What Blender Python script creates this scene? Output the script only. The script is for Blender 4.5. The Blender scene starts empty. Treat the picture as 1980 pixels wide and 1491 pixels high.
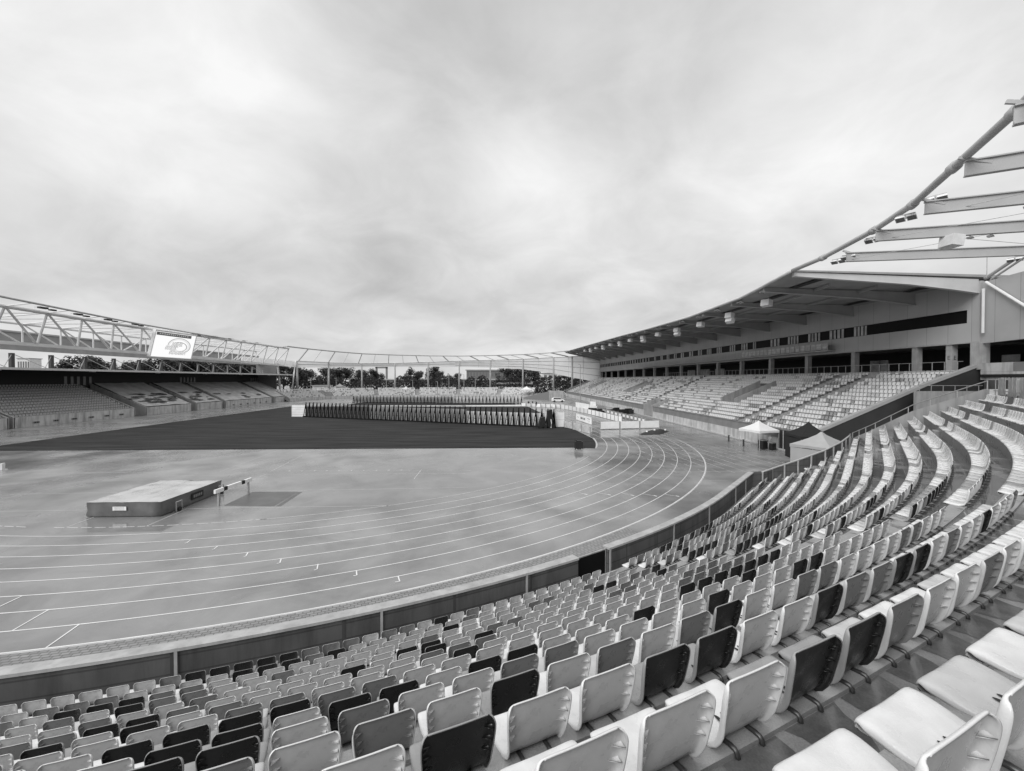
import bpy, bmesh, math, random
from math import sin, cos, tan, radians as R, pi, hypot, atan2, sqrt
from mathutils import Vector, Matrix, noise as mnoise
rng = random.Random(7)

# ------------------------------------------------------------------ camera
F, YAW, PITCH = 790.33, 0.0291, -0.01438
CX, CY, H = 22.112, -57.402, 7.981
scene = bpy.context.scene
cd = bpy.data.cameras.new('camera'); cam = bpy.data.objects.new('camera', cd)
scene.collection.objects.link(cam); scene.camera = cam
cd.sensor_width = 36.0; cd.lens = 36.0 * F / 1980.0; cd.clip_start = 0.05; cd.clip_end = 6000
cam.location = (CX, CY, H); cam.rotation_euler = (pi / 2 + PITCH, 0, -YAW)

def ray(px, py):
    u = (px - 990) / F; v = -(py - 745.5) / F
    cp, sp = cos(PITCH), sin(PITCH)
    y = cp - v * sp; z = sp + v * cp
    cy, sy = cos(YAW), sin(YAW)
    return u * cy + y * sy, -u * sy + y * cy, z
def G(px, py, z=0.0):                 # survey point of the photograph at a known height
    dx, dy, dz = ray(px, py); t = (z - H) / dz
    return Vector((CX + t * dx, CY + t * dy, z))
def AY(px, py, Y):                    # on a wall y = Y
    dx, dy, dz = ray(px, py); t = (Y - CY) / dy
    return Vector((CX + t * dx, Y, H + t * dz))
def AX(px, py, X):
    dx, dy, dz = ray(px, py); t = (X - CX) / dx
    return Vector((X, CY + t * dy, H + t * dz))
def DP(px, D, py=None):               # at a distance D up the ground
    dx, dy, dz = ray(px, 734.1 if py is None else py); t = D / dy
    return Vector((CX + dx * t, CY + D, 0 if py is None else H + dz * t))
def proj(p):
    a, b, c = p[0] - CX, p[1] - CY, p[2] - H
    cy, sy = cos(YAW), sin(YAW); x = a * cy - b * sy; y = a * sy + b * cy
    cp, sp = cos(PITCH), sin(PITCH); d = y * cp + c * sp; v = -y * sp + c * cp
    if d < .05: return None
    return 990 + F * x / d, 745.5 - F * v / d, d

# ------------------------------------------------------------------ sky and light
SUN_EL, SUN_AZ = R(38), R(-138)        # azimuth from +y towards +x
world = bpy.data.worlds.new('World'); scene.world = world; world.use_nodes = True
nt = world.node_tree; nt.nodes.clear(); N = nt.nodes.new; L = nt.links.new
out = N('ShaderNodeOutputWorld'); bg = N('ShaderNodeBackground'); bg.inputs[1].default_value = 0.1
sky = N('ShaderNodeTexSky'); sky.sky_type = 'NISHITA'; sky.sun_disc = False
sky.sun_elevation = SUN_EL; sky.sun_rotation = SUN_AZ; sky.dust_density = 4.0
bw = N('ShaderNodeRGBToBW'); L(sky.outputs[0], bw.inputs[0])
tc = N('ShaderNodeTexCoord')
sep = N('ShaderNodeSeparateXYZ'); L(tc.outputs['Generated'], sep.inputs[0])
def M(op, a=None, b=None, c=None, clamp=False):
    n = N('ShaderNodeMath'); n.operation = op; n.use_clamp = clamp
    for i, v in enumerate((a, b, c)):
        if v is None: continue
        if hasattr(v, 'links') or hasattr(v, 'is_linked'): L(v, n.inputs[i])
        else: n.inputs[i].default_value = v
    return n.outputs[0]
zc = M('MAXIMUM', sep.outputs[2], 0.0)
den = M('ADD', zc, 0.42)
cmb = N('ShaderNodeCombineXYZ')
L(M('DIVIDE', sep.outputs[0], den), cmb.inputs[0]); L(M('DIVIDE', sep.outputs[1], den), cmb.inputs[1])
def nz(scale, detail, rough, off, dist=0.0):
    mp = N('ShaderNodeMapping'); L(cmb.outputs[0], mp.inputs[0]); mp.inputs['Location'].default_value = off
    mp.inputs['Rotation'].default_value = (0, 0, 0.5)
    mp.inputs['Scale'].default_value = (1.0, 1.15, 1)
    n = N('ShaderNodeTexNoise'); L(mp.outputs[0], n.inputs['Vector'])
    n.inputs['Scale'].default_value = scale; n.inputs['Detail'].default_value = detail
    n.inputs['Roughness'].default_value = rough; n.inputs['Distortion'].default_value = dist
    return n.outputs[0]
n1 = nz(1.25, 7.0, 0.52, (3.1, 7.4, 0), 0.3); n2 = nz(3.3, 8.0, 0.58, (9.2, 1.3, 0), 0.5)
cl = M('ADD', M('MULTIPLY', M('SUBTRACT', n1, 0.5), 2.0), M('MULTIPLY', M('SUBTRACT', n2, 0.5), 1.45))
# broad bright and dull banks of cloud
for px, py, amp, k in [(150, 130, .44, 5), (420, 80, .40, 12), (820, 130, -.34, 12), (640, 300, .05, 16), (1000, 330, .30, 18), (1150, 360, .16, 22),
                       (1300, 260, -.16, 16), (1250, 80, -.10, 10), (1600, 220, .12, 9), (1800, 420, .22, 10), (250, 430, -.16, 14), (620, 480, -.20, 12), (380, 560, -.08, 14),
                       (800, 560, -.12, 24), (1080, 540, -.14, 30), (900, 540, .12, 60), (80, 330, .10, 14), (1750, 30, .12, 8), (800, 640, -.13, 8), (1000, 330, .12, 40)]:
    d = Vector(ray(px, py)).normalized()
    dt = N('ShaderNodeVectorMath'); dt.operation = 'DOT_PRODUCT'; L(tc.outputs['Generated'], dt.inputs[0]); dt.inputs[1].default_value = d
    cl = M('ADD', cl, M('MULTIPLY', M('POWER', M('MAXIMUM', dt.outputs['Value'], 0.0), k * 4.0), amp))
val = M('ADD', M('MULTIPLY', cl, 2.8), 7.1)           # in units of 0.1 radiance
val = M('MINIMUM', M('MAXIMUM', val, 4.7), 9.4)
# overcast: the zenith, above the frame, is the brightest part of the sky
zen = N('ShaderNodeMapRange'); L(sep.outputs[2], zen.inputs[0]); zen.interpolation_type = 'SMOOTHSTEP'
zen.inputs[1].default_value = 0.66; zen.inputs[2].default_value = 0.95; zen.inputs[3].default_value = 1.0; zen.inputs[4].default_value = 2.0
val = M('MULTIPLY', val, zen.outputs[0])
val = M('ADD', val, M('MULTIPLY', bw.outputs[0], 0.06))
lo = N('ShaderNodeMapRange'); L(sep.outputs[2], lo.inputs[0])
lo.inputs[1].default_value = -0.08; lo.inputs[2].default_value = 0.0; lo.inputs[3].default_value = 0.35; lo.inputs[4].default_value = 1.0
val = M('MULTIPLY', val, lo.outputs[0])
L(val, bg.inputs[0]); L(bg.outputs[0], out.inputs[0])
sd = bpy.data.lights.new('sun', 'SUN'); sd.energy = 2.4; sd.angle = R(40); sd.color = (1, 1, 1)
sun = bpy.data.objects.new('sun', sd); scene.collection.objects.link(sun)
dv = Vector((sin(SUN_AZ) * cos(SUN_EL), cos(SUN_AZ) * cos(SUN_EL), sin(SUN_EL)))
sun.rotation_euler = dv.to_track_quat('Z', 'Y').to_euler(); sun.location = (0, 0, 300)
vs = scene.view_settings; vs.view_transform = 'Standard'; vs.look = 'None'; vs.gamma = 1; vs.exposure = 0.0
try: vs.use_curve_mapping = False
except Exception: pass
scene.cycles.max_bounces = 5; scene.cycles.diffuse_bounces = 3; scene.cycles.glossy_bounces = 3
scene.cycles.use_denoising = True

# ------------------------------------------------------------------ materials
def mat(name, v, rough=0.6, spec=0.5, nscale=0, namt=0, bump=0, bscale=None, rvar=0, metal=0, coords='Object', stretch=(1, 1, 1), detail=5, emit=0):
    m = bpy.data.materials.new(name); m.use_nodes = True; t = m.node_tree; b = t.nodes['Principled BSDF']
    b.inputs['Base Color'].default_value = (v, v, v, 1); b.inputs['Roughness'].default_value = rough
    b.inputs['Specular IOR Level'].default_value = spec; b.inputs['Metallic'].default_value = metal
    if emit:
        b.inputs['Emission Color'].default_value = (1, 1, 1, 1); b.inputs['Emission Strength'].default_value = emit
    if nscale:
        c = t.nodes.new('ShaderNodeTexCoord'); mp = t.nodes.new('ShaderNodeMapping'); t.links.new(c.outputs[coords], mp.inputs[0]); mp.inputs['Scale'].default_value = stretch
        n = t.nodes.new('ShaderNodeTexNoise'); t.links.new(mp.outputs[0], n.inputs['Vector']); n.inputs['Scale'].default_value = nscale; n.inputs['Detail'].default_value = detail
        mr = t.nodes.new('ShaderNodeMapRange'); t.links.new(n.outputs[0], mr.inputs[0])
        mr.inputs[1].default_value = .3; mr.inputs[2].default_value = .7; mr.inputs[3].default_value = v * (1 - namt); mr.inputs[4].default_value = v * (1 + namt)
        t.links.new(mr.outputs[0], b.inputs['Base Color'])
        if rvar:
            r = t.nodes.new('ShaderNodeMapRange'); t.links.new(n.outputs[0], r.inputs[0]); r.inputs[1].default_value = .42; r.inputs[2].default_value = .58
            r.inputs[3].default_value = rough - rvar; r.inputs[4].default_value = rough + rvar; t.links.new(r.outputs[0], b.inputs['Roughness'])
        if bump:
            n2 = t.nodes.new('ShaderNodeTexNoise'); t.links.new(mp.outputs[0], n2.inputs['Vector']); n2.inputs['Scale'].default_value = bscale or nscale * 6; n2.inputs['Detail'].default_value = 3
            bp = t.nodes.new('ShaderNodeBump'); bp.inputs['Strength'].default_value = bump; bp.inputs['Distance'].default_value = .01
            t.links.new(n2.outputs[0], bp.inputs['Height']); t.links.new(bp.outputs[0], b.inputs['Normal'])
    return m

def wet_mat(name, v, dark, scale, lo=.47, hi=.56, r_wet=.06, r_dry=.42, bump=.25, stretch=(1, 1, 1), fine=60, spec=.5, lobes=(), var=.12, mottle=0):
    """a rubber or concrete floor after rain: dry grain, damp darker film and mirror-like puddles"""
    m = bpy.data.materials.new(name); m.use_nodes = True; t = m.node_tree; b = t.nodes['Principled BSDF']; n_ = t.nodes.new; l = t.links.new
    c = n_('ShaderNodeTexCoord'); mp = n_('ShaderNodeMapping'); l(c.outputs['Object'], mp.inputs[0]); mp.inputs['Scale'].default_value = stretch
    a = n_('ShaderNodeTexNoise'); l(mp.outputs[0], a.inputs['Vector']); a.inputs['Scale'].default_value = scale; a.inputs['Detail'].default_value = 6; a.inputs['Roughness'].default_value = .55
    src = a.outputs[0]
    for (lx, ly, lr, la) in lobes:
        vd = n_('ShaderNodeVectorMath'); vd.operation = 'DISTANCE'; l(c.outputs['Object'], vd.inputs[0]); vd.inputs[1].default_value = (lx, ly, 0)
        fo = n_('ShaderNodeMapRange'); fo.interpolation_type = 'SMOOTHSTEP'; l(vd.outputs['Value'], fo.inputs[0]); fo.inputs[1].default_value = 0; fo.inputs[2].default_value = lr; fo.inputs[3].default_value = la; fo.inputs[4].default_value = 0
        ad = n_('ShaderNodeMath'); l(src, ad.inputs[0]); l(fo.outputs[0], ad.inputs[1]); src = ad.outputs[0]
    w = n_('ShaderNodeMapRange'); l(src, w.inputs[0]); w.inputs[1].default_value = lo; w.inputs[2].default_value = hi; w.inputs[3].default_value = 0; w.inputs[4].default_value = 1
    f = n_('ShaderNodeTexNoise'); l(c.outputs['Object'], f.inputs['Vector']); f.inputs['Scale'].default_value = fine; f.inputs['Detail'].default_value = 4
    g = n_('ShaderNodeTexNoise'); l(c.outputs['Object'], g.inputs['Vector']); g.inputs['Scale'].default_value = scale * 3.1; g.inputs['Detail'].default_value = 5
    base = n_('ShaderNodeMapRange'); l(g.outputs[0], base.inputs[0]); base.inputs[1].default_value = .3; base.inputs[2].default_value = .7
    base.inputs[3].default_value = v * (1 - var); base.inputs[4].default_value = v * (1 + var)
    mx = n_('ShaderNodeMix'); mx.data_type = 'FLOAT'; l(w.outputs[0], mx.inputs[0]); l(base.outputs[0], mx.inputs[2]); mx.inputs[3].default_value = dark
    gr = n_('ShaderNodeMath'); gr.operation = 'MULTIPLY'; l(mx.outputs[0], gr.inputs[0])
    fr = n_('ShaderNodeMapRange'); l(f.outputs[0], fr.inputs[0]); fr.inputs[1].default_value = .3; fr.inputs[2].default_value = .7; fr.inputs[3].default_value = .86; fr.inputs[4].default_value = 1.14
    l(fr.outputs[0], gr.inputs[1]); last = gr.outputs[0]
    if mottle:
        q = n_('ShaderNodeTexNoise'); l(c.outputs['Object'], q.inputs['Vector']); q.inputs['Scale'].default_value = .30; q.inputs['Detail'].default_value = 9; q.inputs['Roughness'].default_value = .62; q.inputs['Distortion'].default_value = .6
        qr = n_('ShaderNodeMapRange'); l(q.outputs[0], qr.inputs[0]); qr.inputs[1].default_value = .36; qr.inputs[2].default_value = .62; qr.inputs[3].default_value = 1 - mottle; qr.inputs[4].default_value = 1 + mottle * .6
        gm = n_('ShaderNodeMath'); gm.operation = 'MULTIPLY'; l(last, gm.inputs[0]); l(qr.outputs[0], gm.inputs[1]); last = gm.outputs[0]
    l(last, b.inputs['Base Color'])
    ro = n_('ShaderNodeMapRange'); l(w.outputs[0], ro.inputs[0]); ro.inputs[3].default_value = r_dry; ro.inputs[4].default_value = r_wet; l(ro.outputs[0], b.inputs['Roughness'])
    bp = n_('ShaderNodeBump'); bp.inputs['Distance'].default_value = .004; l(f.outputs[0], bp.inputs['Height'])
    bs = n_('ShaderNodeMapRange'); l(w.outputs[0], bs.inputs[0]); bs.inputs[3].default_value = bump; bs.inputs[4].default_value = bump * .04; l(bs.outputs[0], bp.inputs['Strength'])
    l(bp.outputs[0], b.inputs['Normal']); b.inputs['Specular IOR Level'].default_value = spec
    return m

def stained(name, v, stain, scale=1.2, amt=.5, rough=.75, vert=.12, brick=None):
    """fair-faced concrete with rain runs: noise drawn out vertically"""
    m = bpy.data.materials.new(name); m.use_nodes = True; t = m.node_tree; b = t.nodes['Principled BSDF']; n_ = t.nodes.new; l = t.links.new
    c = n_('ShaderNodeTexCoord'); mp = n_('ShaderNodeMapping'); l(c.outputs['Object'], mp.inputs[0]); mp.inputs['Scale'].default_value = (1, 1, vert)
    a = n_('ShaderNodeTexNoise'); l(mp.outputs[0], a.inputs['Vector']); a.inputs['Scale'].default_value = scale * 2.2; a.inputs['Detail'].default_value = 7; a.inputs['Roughness'].default_value = .62
    w = n_('ShaderNodeMapRange'); l(a.outputs[0], w.inputs[0]); w.inputs[1].default_value = .45; w.inputs[2].default_value = .68; w.inputs[4].default_value = amt
    g = n_('ShaderNodeTexNoise'); l(c.outputs['Object'], g.inputs['Vector']); g.inputs['Scale'].default_value = scale; g.inputs['Detail'].default_value = 6
    base = n_('ShaderNodeMapRange'); l(g.outputs[0], base.inputs[0]); base.inputs[1].default_value = .3; base.inputs[2].default_value = .7; base.inputs[3].default_value = v * .85; base.inputs[4].default_value = v * 1.15
    mx = n_('ShaderNodeMix'); mx.data_type = 'FLOAT'; l(w.outputs[0], mx.inputs[0]); l(base.outputs[0], mx.inputs[2]); mx.inputs[3].default_value = stain
    l(mx.outputs[0], b.inputs['Base Color']); b.inputs['Roughness'].default_value = rough
    return m

MT = dict(
    asphalt=wet_mat('asphalt', .16, .09, .12, r_dry=.5),
    track=wet_mat('track_rubber', .225, .19, .10, lo=.44, hi=.64, r_wet=.08, r_dry=.34, bump=.5, fine=90, var=.20, mottle=.22, lobes=[(1.5, -35.3, 5, .22), (8, -30, 9, .12), (14, -24, 15, .18), (24, -16, 14, .24), (30, -6, 9, .10), (-26, -13, 15, .10), (40, 2, 12, .10)]),
    line=mat('line_paint', .66, .35, nscale=1.5, namt=.12),
    faint=mat('worn_line_paint', .52, .35, nscale=1.5, namt=.15),
    turf=mat('turf', .027, .9, spec=.15, nscale=.5, namt=.5, stretch=(.25, 1.6, 1), bump=.6, bscale=40),
    paver=None,
    kerb=stained('kerb_concrete', .42, .25),
    wall=stained('parapet_concrete', .095, .042, scale=.9, amt=.8),
    coping=stained('coping_concrete', .36, .24, scale=2.0, amt=.5),
    post=mat('joint_profile_metal', .36, .45, nscale=3, namt=.15),
    conc=stained('concrete', .33, .16, scale=.7, amt=.6),
    paleconc=stained('pale_concrete', .50, .17, scale=.8, amt=.75),
    oldconc=stained('old_stand_concrete', .46, .13, scale=.7, amt=.7),
    tread=wet_mat('wet_concrete_tread', .25, .15, 1.1, lo=.36, hi=.52, r_wet=.03, r_dry=.20, bump=.35, fine=110),
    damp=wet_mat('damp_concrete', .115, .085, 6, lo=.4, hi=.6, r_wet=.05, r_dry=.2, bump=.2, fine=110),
    ledge=wet_mat('ledge_concrete', .26, .17, 2.4, lo=.52, hi=.66, r_wet=.12, r_dry=.5, bump=.8, fine=130),
    shellF={}, shellB={},
    steel=mat('galvanised_bar', .10, .38, metal=.7, nscale=12, namt=.3),
    rail=mat('galvanised_rail', .38, .42, metal=.3, nscale=6, namt=.2),
    framebl=mat('frame_paint', .005, .7, spec=.2), dark=mat('dark_interior', .012, .7), black=mat('black_coating', .012, .55, nscale=2, namt=.3),  # dark: near-black tone carries the shade inside rooms and openings
    blackwall=mat('black_cladding', .030, .5, nscale=.6, namt=.2),
    clad=mat('facade_cladding', .42, .42, nscale=.35, namt=.07), clad2=mat('facade_membrane', .78, .5, nscale=.4, namt=.08),
    column=stained('column_concrete', .36, .2, scale=1.5, amt=.45),
    roofu=mat('roof_underside', .30, .6, nscale=.5, namt=.12), beam=mat('beam_paint', .34, .5, nscale=.5, namt=.1), endbeam=mat('end_beam_paint', .52, .45, nscale=.5, namt=.08),
    roofedge=mat('roof_edge_metal', .55, .4), tube=mat('ring_tube_paint', .40, .38, nscale=.8, namt=.1), ringbeam=mat('ring_beam_paint', .40, .45, nscale=.6, namt=.08),
    truss=mat('truss_paint', .66, .45, nscale=.7, namt=.1), sheet=mat('roof_sheet', .22, .5, nscale=.5, namt=.15),
    pane=mat('window_blind', .50, .5, nscale=1.2, namt=.3), glass=mat('dark_glass', .006, .5, spec=.15),
    white=mat('white_panel', .82, .45, nscale=.8, namt=.1), offwhite=mat('offwhite_panel', .66, .5, nscale=.8, namt=.12), boardg=mat('grey_board', .30, .5, nscale=.8, namt=.15), greyp=mat('grey_panel', .20, .5, nscale=.8, namt=.15),
    fabricw=mat('white_canvas', .68, .6, nscale=1, namt=.05), fabricg=mat('grey_canvas', .34, .6, nscale=1, namt=.06), fabricb=mat('black_canvas', .008, .75),
    tarp=mat('tarpaulin', .46, .38, nscale=.5, namt=.25), tarpdark=mat('puddled_tarpaulin', .13, .25, nscale=1, namt=.6),
    lamp=mat('lamp_housing', .70, .35), speaker=mat('speaker_case', .62, .5, nscale=2, namt=.1),
    stair=stained('stair_concrete', .30, .2), trunk=mat('bark', .05, .9),
    matcover=mat('mat_cover', .115, .42, nscale=1.3, namt=.25, bump=.5, bscale=3), mattop=mat('mat_top_cover', .40, .30, nscale=.8, namt=.18, rvar=.14),
    pit=mat('pit_cover', .085, .4, nscale=1, namt=.2), facadefar=mat('far_facade', .16, .7), glassg=mat('grey_glass', .14, .2),
    railwood=mat('slat_boards', .27, .6, nscale=4, namt=.25),
)
for nm, f, b in (('light', .62, .56), ('mid', .46, .21), ('dark', .26, .016)):  # face lighter than rear: wet sky sheen of the pans put into the colour
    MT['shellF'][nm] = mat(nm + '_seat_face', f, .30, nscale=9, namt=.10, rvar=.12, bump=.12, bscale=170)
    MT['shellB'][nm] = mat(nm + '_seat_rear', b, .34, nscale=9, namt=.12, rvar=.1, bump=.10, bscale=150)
def membrane(v):
    m = mat('facade_membrane', v, .5, nscale=.4, namt=.06); t = m.node_tree; b = t.nodes['Principled BSDF']; o = t.nodes['Material Output']
    tr_ = t.nodes.new('ShaderNodeBsdfTranslucent'); tr_.inputs[0].default_value = (v, v, v, 1); mx = t.nodes.new('ShaderNodeMixShader'); mx.inputs[0].default_value = .55
    t.links.new(b.outputs[0], mx.inputs[1]); t.links.new(tr_.outputs[0], mx.inputs[2]); t.links.new(mx.outputs[0], o.inputs['Surface']); return m
MT['clad2'] = membrane(.86)
def seams(m, w, h):
    t = m.node_tree; b = t.nodes['Principled BSDF']; n_ = t.nodes.new; l = t.links.new
    c = n_('ShaderNodeTexCoord'); sp_ = n_('ShaderNodeSeparateXYZ'); l(c.outputs['Object'], sp_.inputs[0]); cb_ = n_('ShaderNodeCombineXYZ'); l(sp_.outputs[1], cb_.inputs[0]); l(sp_.outputs[2], cb_.inputs[1])
    br = n_('ShaderNodeTexBrick'); br.offset = 0; l(cb_.outputs[0], br.inputs[0]); br.inputs['Scale'].default_value = 1; br.inputs['Brick Width'].default_value = w; br.inputs['Row Height'].default_value = h
    br.inputs['Mortar Size'].default_value = .022; br.inputs['Color1'].default_value = (1, 1, 1, 1); br.inputs['Color2'].default_value = (.93, .93, .93, 1); br.inputs['Mortar'].default_value = (.55, .55, .55, 1)
    src = b.inputs['Base Color'].links[0].from_socket; mx = n_('ShaderNodeMix'); mx.data_type = 'RGBA'; mx.blend_type = 'MULTIPLY'; mx.inputs[0].default_value = 1
    l(src, mx.inputs[6]); l(br.outputs[0], mx.inputs[7]); l(mx.outputs[2], b.inputs['Base Color'])
seams(MT['clad'], 2.2, 9.0); seams(MT['wall'], 1.3, .45)
def paver_mat():
    m = bpy.data.materials.new('block_paving'); m.use_nodes = True; t = m.node_tree; b = t.nodes['Principled BSDF']; n_ = t.nodes.new; l = t.links.new
    c = n_('ShaderNodeUVMap'); br = n_('ShaderNodeTexBrick'); l(c.outputs[0], br.inputs[0]); br.inputs['Scale'].default_value = 1.0
    br.inputs['Brick Width'].default_value = .24; br.inputs['Row Height'].default_value = .13; br.inputs['Mortar Size'].default_value = .016; br.inputs['Mortar Smooth'].default_value = .3
    br.inputs['Color1'].default_value = (.25,) * 3 + (1,); br.inputs['Color2'].default_value = (.18,) * 3 + (1,); br.inputs['Mortar'].default_value = (.075,) * 3 + (1,)
    l(br.outputs[0], b.inputs['Base Color']); b.inputs['Roughness'].default_value = .38
    return m
MT['paver'] = paver_mat()
def leaf_mat(v):
    m = mat('foliage', v, .6, spec=.3, nscale=.25, namt=.45); return m
MT['leaf'] = [leaf_mat(.026), leaf_mat(.018), leaf_mat(.040)]

# ------------------------------------------------------------------ mesh helpers
col = scene.collection
class MB:
    def __init__(s): s.v = []; s.f = []; s.mi = []; s.cur = 0
    def add(s, vs, fs):
        o = len(s.v); s.v += [tuple(v) for v in vs]; s.f += [tuple(i + o for i in f) for f in fs]; s.mi += [s.cur] * len(fs)
    def quad(s, *p): s.add(p, [tuple(range(len(p)))])
    def hexa(s, b, t):                # bottom ring, top ring (same winding, counter-clockwise from above)
        n = len(b); s.add(list(b) + list(t), [tuple(reversed(range(n))), tuple(range(n, 2 * n))] + [(i, (i + 1) % n, n + (i + 1) % n, n + i) for i in range(n)])
    def box(s, c, d, rz=0):
        x, y, z = c; a, b, h = d[0] / 2, d[1] / 2, d[2] / 2; ca, sa = cos(rz), sin(rz)
        r = [(x + px * ca - py * sa, y + px * sa + py * ca) for px, py in ((-a, -b), (a, -b), (a, b), (-a, b))]
        s.hexa([(p[0], p[1], z - h) for p in r], [(p[0], p[1], z + h) for p in r])
    def beam(s, p, q, w, h, up=(0, 0, 1)):
        p, q = Vector(p), Vector(q); d = (q - p).normalized(); u = Vector(up)
        r = d.cross(u)
        if r.length < 1e-4: r = d.cross(Vector((1, 0, 0)))
        r.normalize(); u = r.cross(d); r *= w / 2; u *= h / 2
        s.hexa([p - r - u, p + r - u, p + r + u, p - r + u][::-1], [q - r - u, q + r - u, q + r + u, q - r + u][::-1])
    def tube(s, p, q, r, n=8, r2=None):
        s.pipe([p, q], r, n, r2)
    def pipe(s, pts, r, n=8, r2=None):
        pts = [Vector(p) for p in pts]; rings = []
        for i, p in enumerate(pts):
            d = ((pts[min(i + 1, len(pts) - 1)] - pts[max(i - 1, 0)])).normalized()
            a = d.cross(Vector((0, 0, 1)))
            if a.length < 1e-3: a = Vector((1, 0, 0))
            a.normalize(); b = a.cross(d); rr = r if r2 is None else r + (r2 - r) * i / (len(pts) - 1)
            rings.append([p + a * rr * cos(2 * pi * k / n) + b * rr * sin(2 * pi * k / n) for k in range(n)])
        vs = [v for g in rings for v in g]; fs = []
        for i in range(len(pts) - 1):
            for k in range(n): fs.append((i * n + k, i * n + (k + 1) % n, (i + 1) * n + (k + 1) % n, (i + 1) * n + k))
        fs.append(tuple(reversed(range(n)))); fs.append(tuple(range((len(pts) - 1) * n, len(pts) * n)))
        s.add(vs, fs)
    def strip(s, A, B): # surface between two point lists
        n = len(A); s.add(list(A) + list(B), [(i, i + 1, n + i + 1, n + i) for i in range(n - 1)])
    def sweep(s, rings, closed=True):
        n = len(rings[0]); vs = [v for g in rings for v in g]; fs = []
        for i in range(len(rings) - 1):
            for k in range(n if closed else n - 1): fs.append((i * n + k, i * n + (k + 1) % n, (i + 1) * n + (k + 1) % n, (i + 1) * n + k))
        if closed: fs += [tuple(reversed(range(n))), tuple(range((len(rings) - 1) * n, len(rings) * n))]
        s.add(vs, fs)
    def mesh(s, name, mats, smooth=False):
        me = bpy.data.meshes.new(name); me.from_pydata(s.v, [], s.f)
        for m in (mats if isinstance(mats, (list, tuple)) else [mats]): me.materials.append(m)
        if any(s.mi): me.polygons.foreach_set('material_index', s.mi)
        if smooth: me.polygons.foreach_set('use_smooth', [True] * len(me.polygons))
        me.update(); return me
    def build(s, name, mats, parent=None, smooth=False, fix=True):
        me = s.mesh(name, mats, smooth)
        if fix:
            b = bmesh.new(); b.from_mesh(me); bmesh.ops.recalc_face_normals(b, faces=b.faces[:]); b.to_mesh(me); b.free()
        return link(name, me, parent)
def link(name, data, parent=None, loc=None, rz=0):
    o = bpy.data.objects.new(name, data); col.objects.link(o)
    if parent:
        o.parent = parent; o.matrix_parent_inverse = Matrix.Identity(4)
    if loc is not None: o.location = loc
    if rz: o.rotation_euler = (0, 0, rz)
    return o
def tag(o, label=None, cat=None, group=None, kind=None):
    if label: o['label'] = label
    if cat: o['category'] = cat
    if group: o['group'] = group
    if kind: o['kind'] = kind
    return o
def empty(name, label, cat, loc=(0, 0, 0), rz=0, group=None):
    return tag(link(name, None, None, loc, rz), label, cat, group)
def part(mb, name, m, root, smooth=False):
    """world-space mesh hung under a thing that may stand away from the origin"""
    o = mb.build(name, m, root, smooth)
    if root and not root.parent:
        T = Matrix.LocRotScale(root.location, root.rotation_euler, None).inverted(); o.data.transform(T)
    return o
def copy_tree(o, parent=None):
    c = o.copy(); col.objects.link(c); c.parent = parent
    for ch in list(o.children): copy_tree(ch, c)
    return c
ONES = 'zeroth first second third fourth fifth sixth seventh eighth ninth tenth eleventh twelfth thirteenth fourteenth fifteenth sixteenth seventeenth eighteenth nineteenth'.split()
TENS = {20: 'twent', 30: 'thirt', 40: 'fort', 50: 'fift', 60: 'sixt', 70: 'sevent', 80: 'eight', 90: 'ninet'}
def nth(n):
    if n < 20: return ONES[n]
    if n >= 100: return 'hundredth' if n == 100 else 'hundred-and-' + nth(n - 100)
    t, u = n // 10 * 10, n % 10
    return TENS[t] + ('ieth' if u == 0 else 'y-' + ONES[u])

# ------------------------------------------------------------------ ground, track, field
def poly_obj(name, pts, z, m, kind='structure'):
    mb = MB(); mb.quad(*[(p[0], p[1], z) for p in pts]); return tag(mb.build(name, m), kind=kind)
mb = MB(); mb.quad(*[(2500 * cos(2 * pi * k / 48), 2500 * sin(2 * pi * k / 48), -.03) for k in range(48)]); tag(mb.build('ground', MT['asphalt']), kind='structure')
tp = [(-56.9, 130), (-56.9, -10)] + [(-1 + 56.0 * cos(a), -10 + 44 * sin(a)) for a in [pi + pi * k / 40 for k in range(1, 40)]] + [(55.2, -10), (55.2, 130)]
poly_obj('track', tp, 0.0, MT['track'])
R0, LW = 34.818, 1.22
DR, DL = -0.066, -0.022                       # run of the two straights
aR, aL = R(90) + DR, R(-90) - DL
def arcpt(r, az): return (r * sin(az), -r * cos(az))
def turf_pts():
    p = [(-36.2, -10.1), (31.2, -9.7)]
    for k in range(8): p.append(arcpt(R0 - .12, R(72.6) + (aR - R(72.6)) * k / 7))
    x0, y0 = p[-1]; p.append((x0 + sin(DR) * 66, y0 + 66 * cos(DR))); p += [(-40.0, 66), (-39.3, 30), (-38.4, -.6), (-38.2, -6.4), (-37.4, -9.0)]
    return p
mb = MB(); mb.hexa([(p[0], p[1], -.02) for p in turf_pts()], [(p[0], p[1], .03) for p in turf_pts()]); tag(mb.build('turf_field', MT['turf']), kind='structure')
mb = MB(); mb.hexa([(-26, 70, -.02), (27, 70, -.02), (27, 92, -.02), (-26, 92, -.02)], [(-26, 70, .03), (27, 70, .03), (27, 92, .03), (-26, 92, .03)]); tag(mb.build('far_turf', MT['turf']), kind='structure')
ZL = .006
def seg(mb, a, b, w, z=ZL):
    a, b = Vector((a[0], a[1], z)), Vector((b[0], b[1], z)); d = (b - a).normalized(); n = Vector((-d.y, d.x, 0)) * w / 2
    mb.quad(a - n, b - n, b + n, a + n)
lines = MB()
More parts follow.
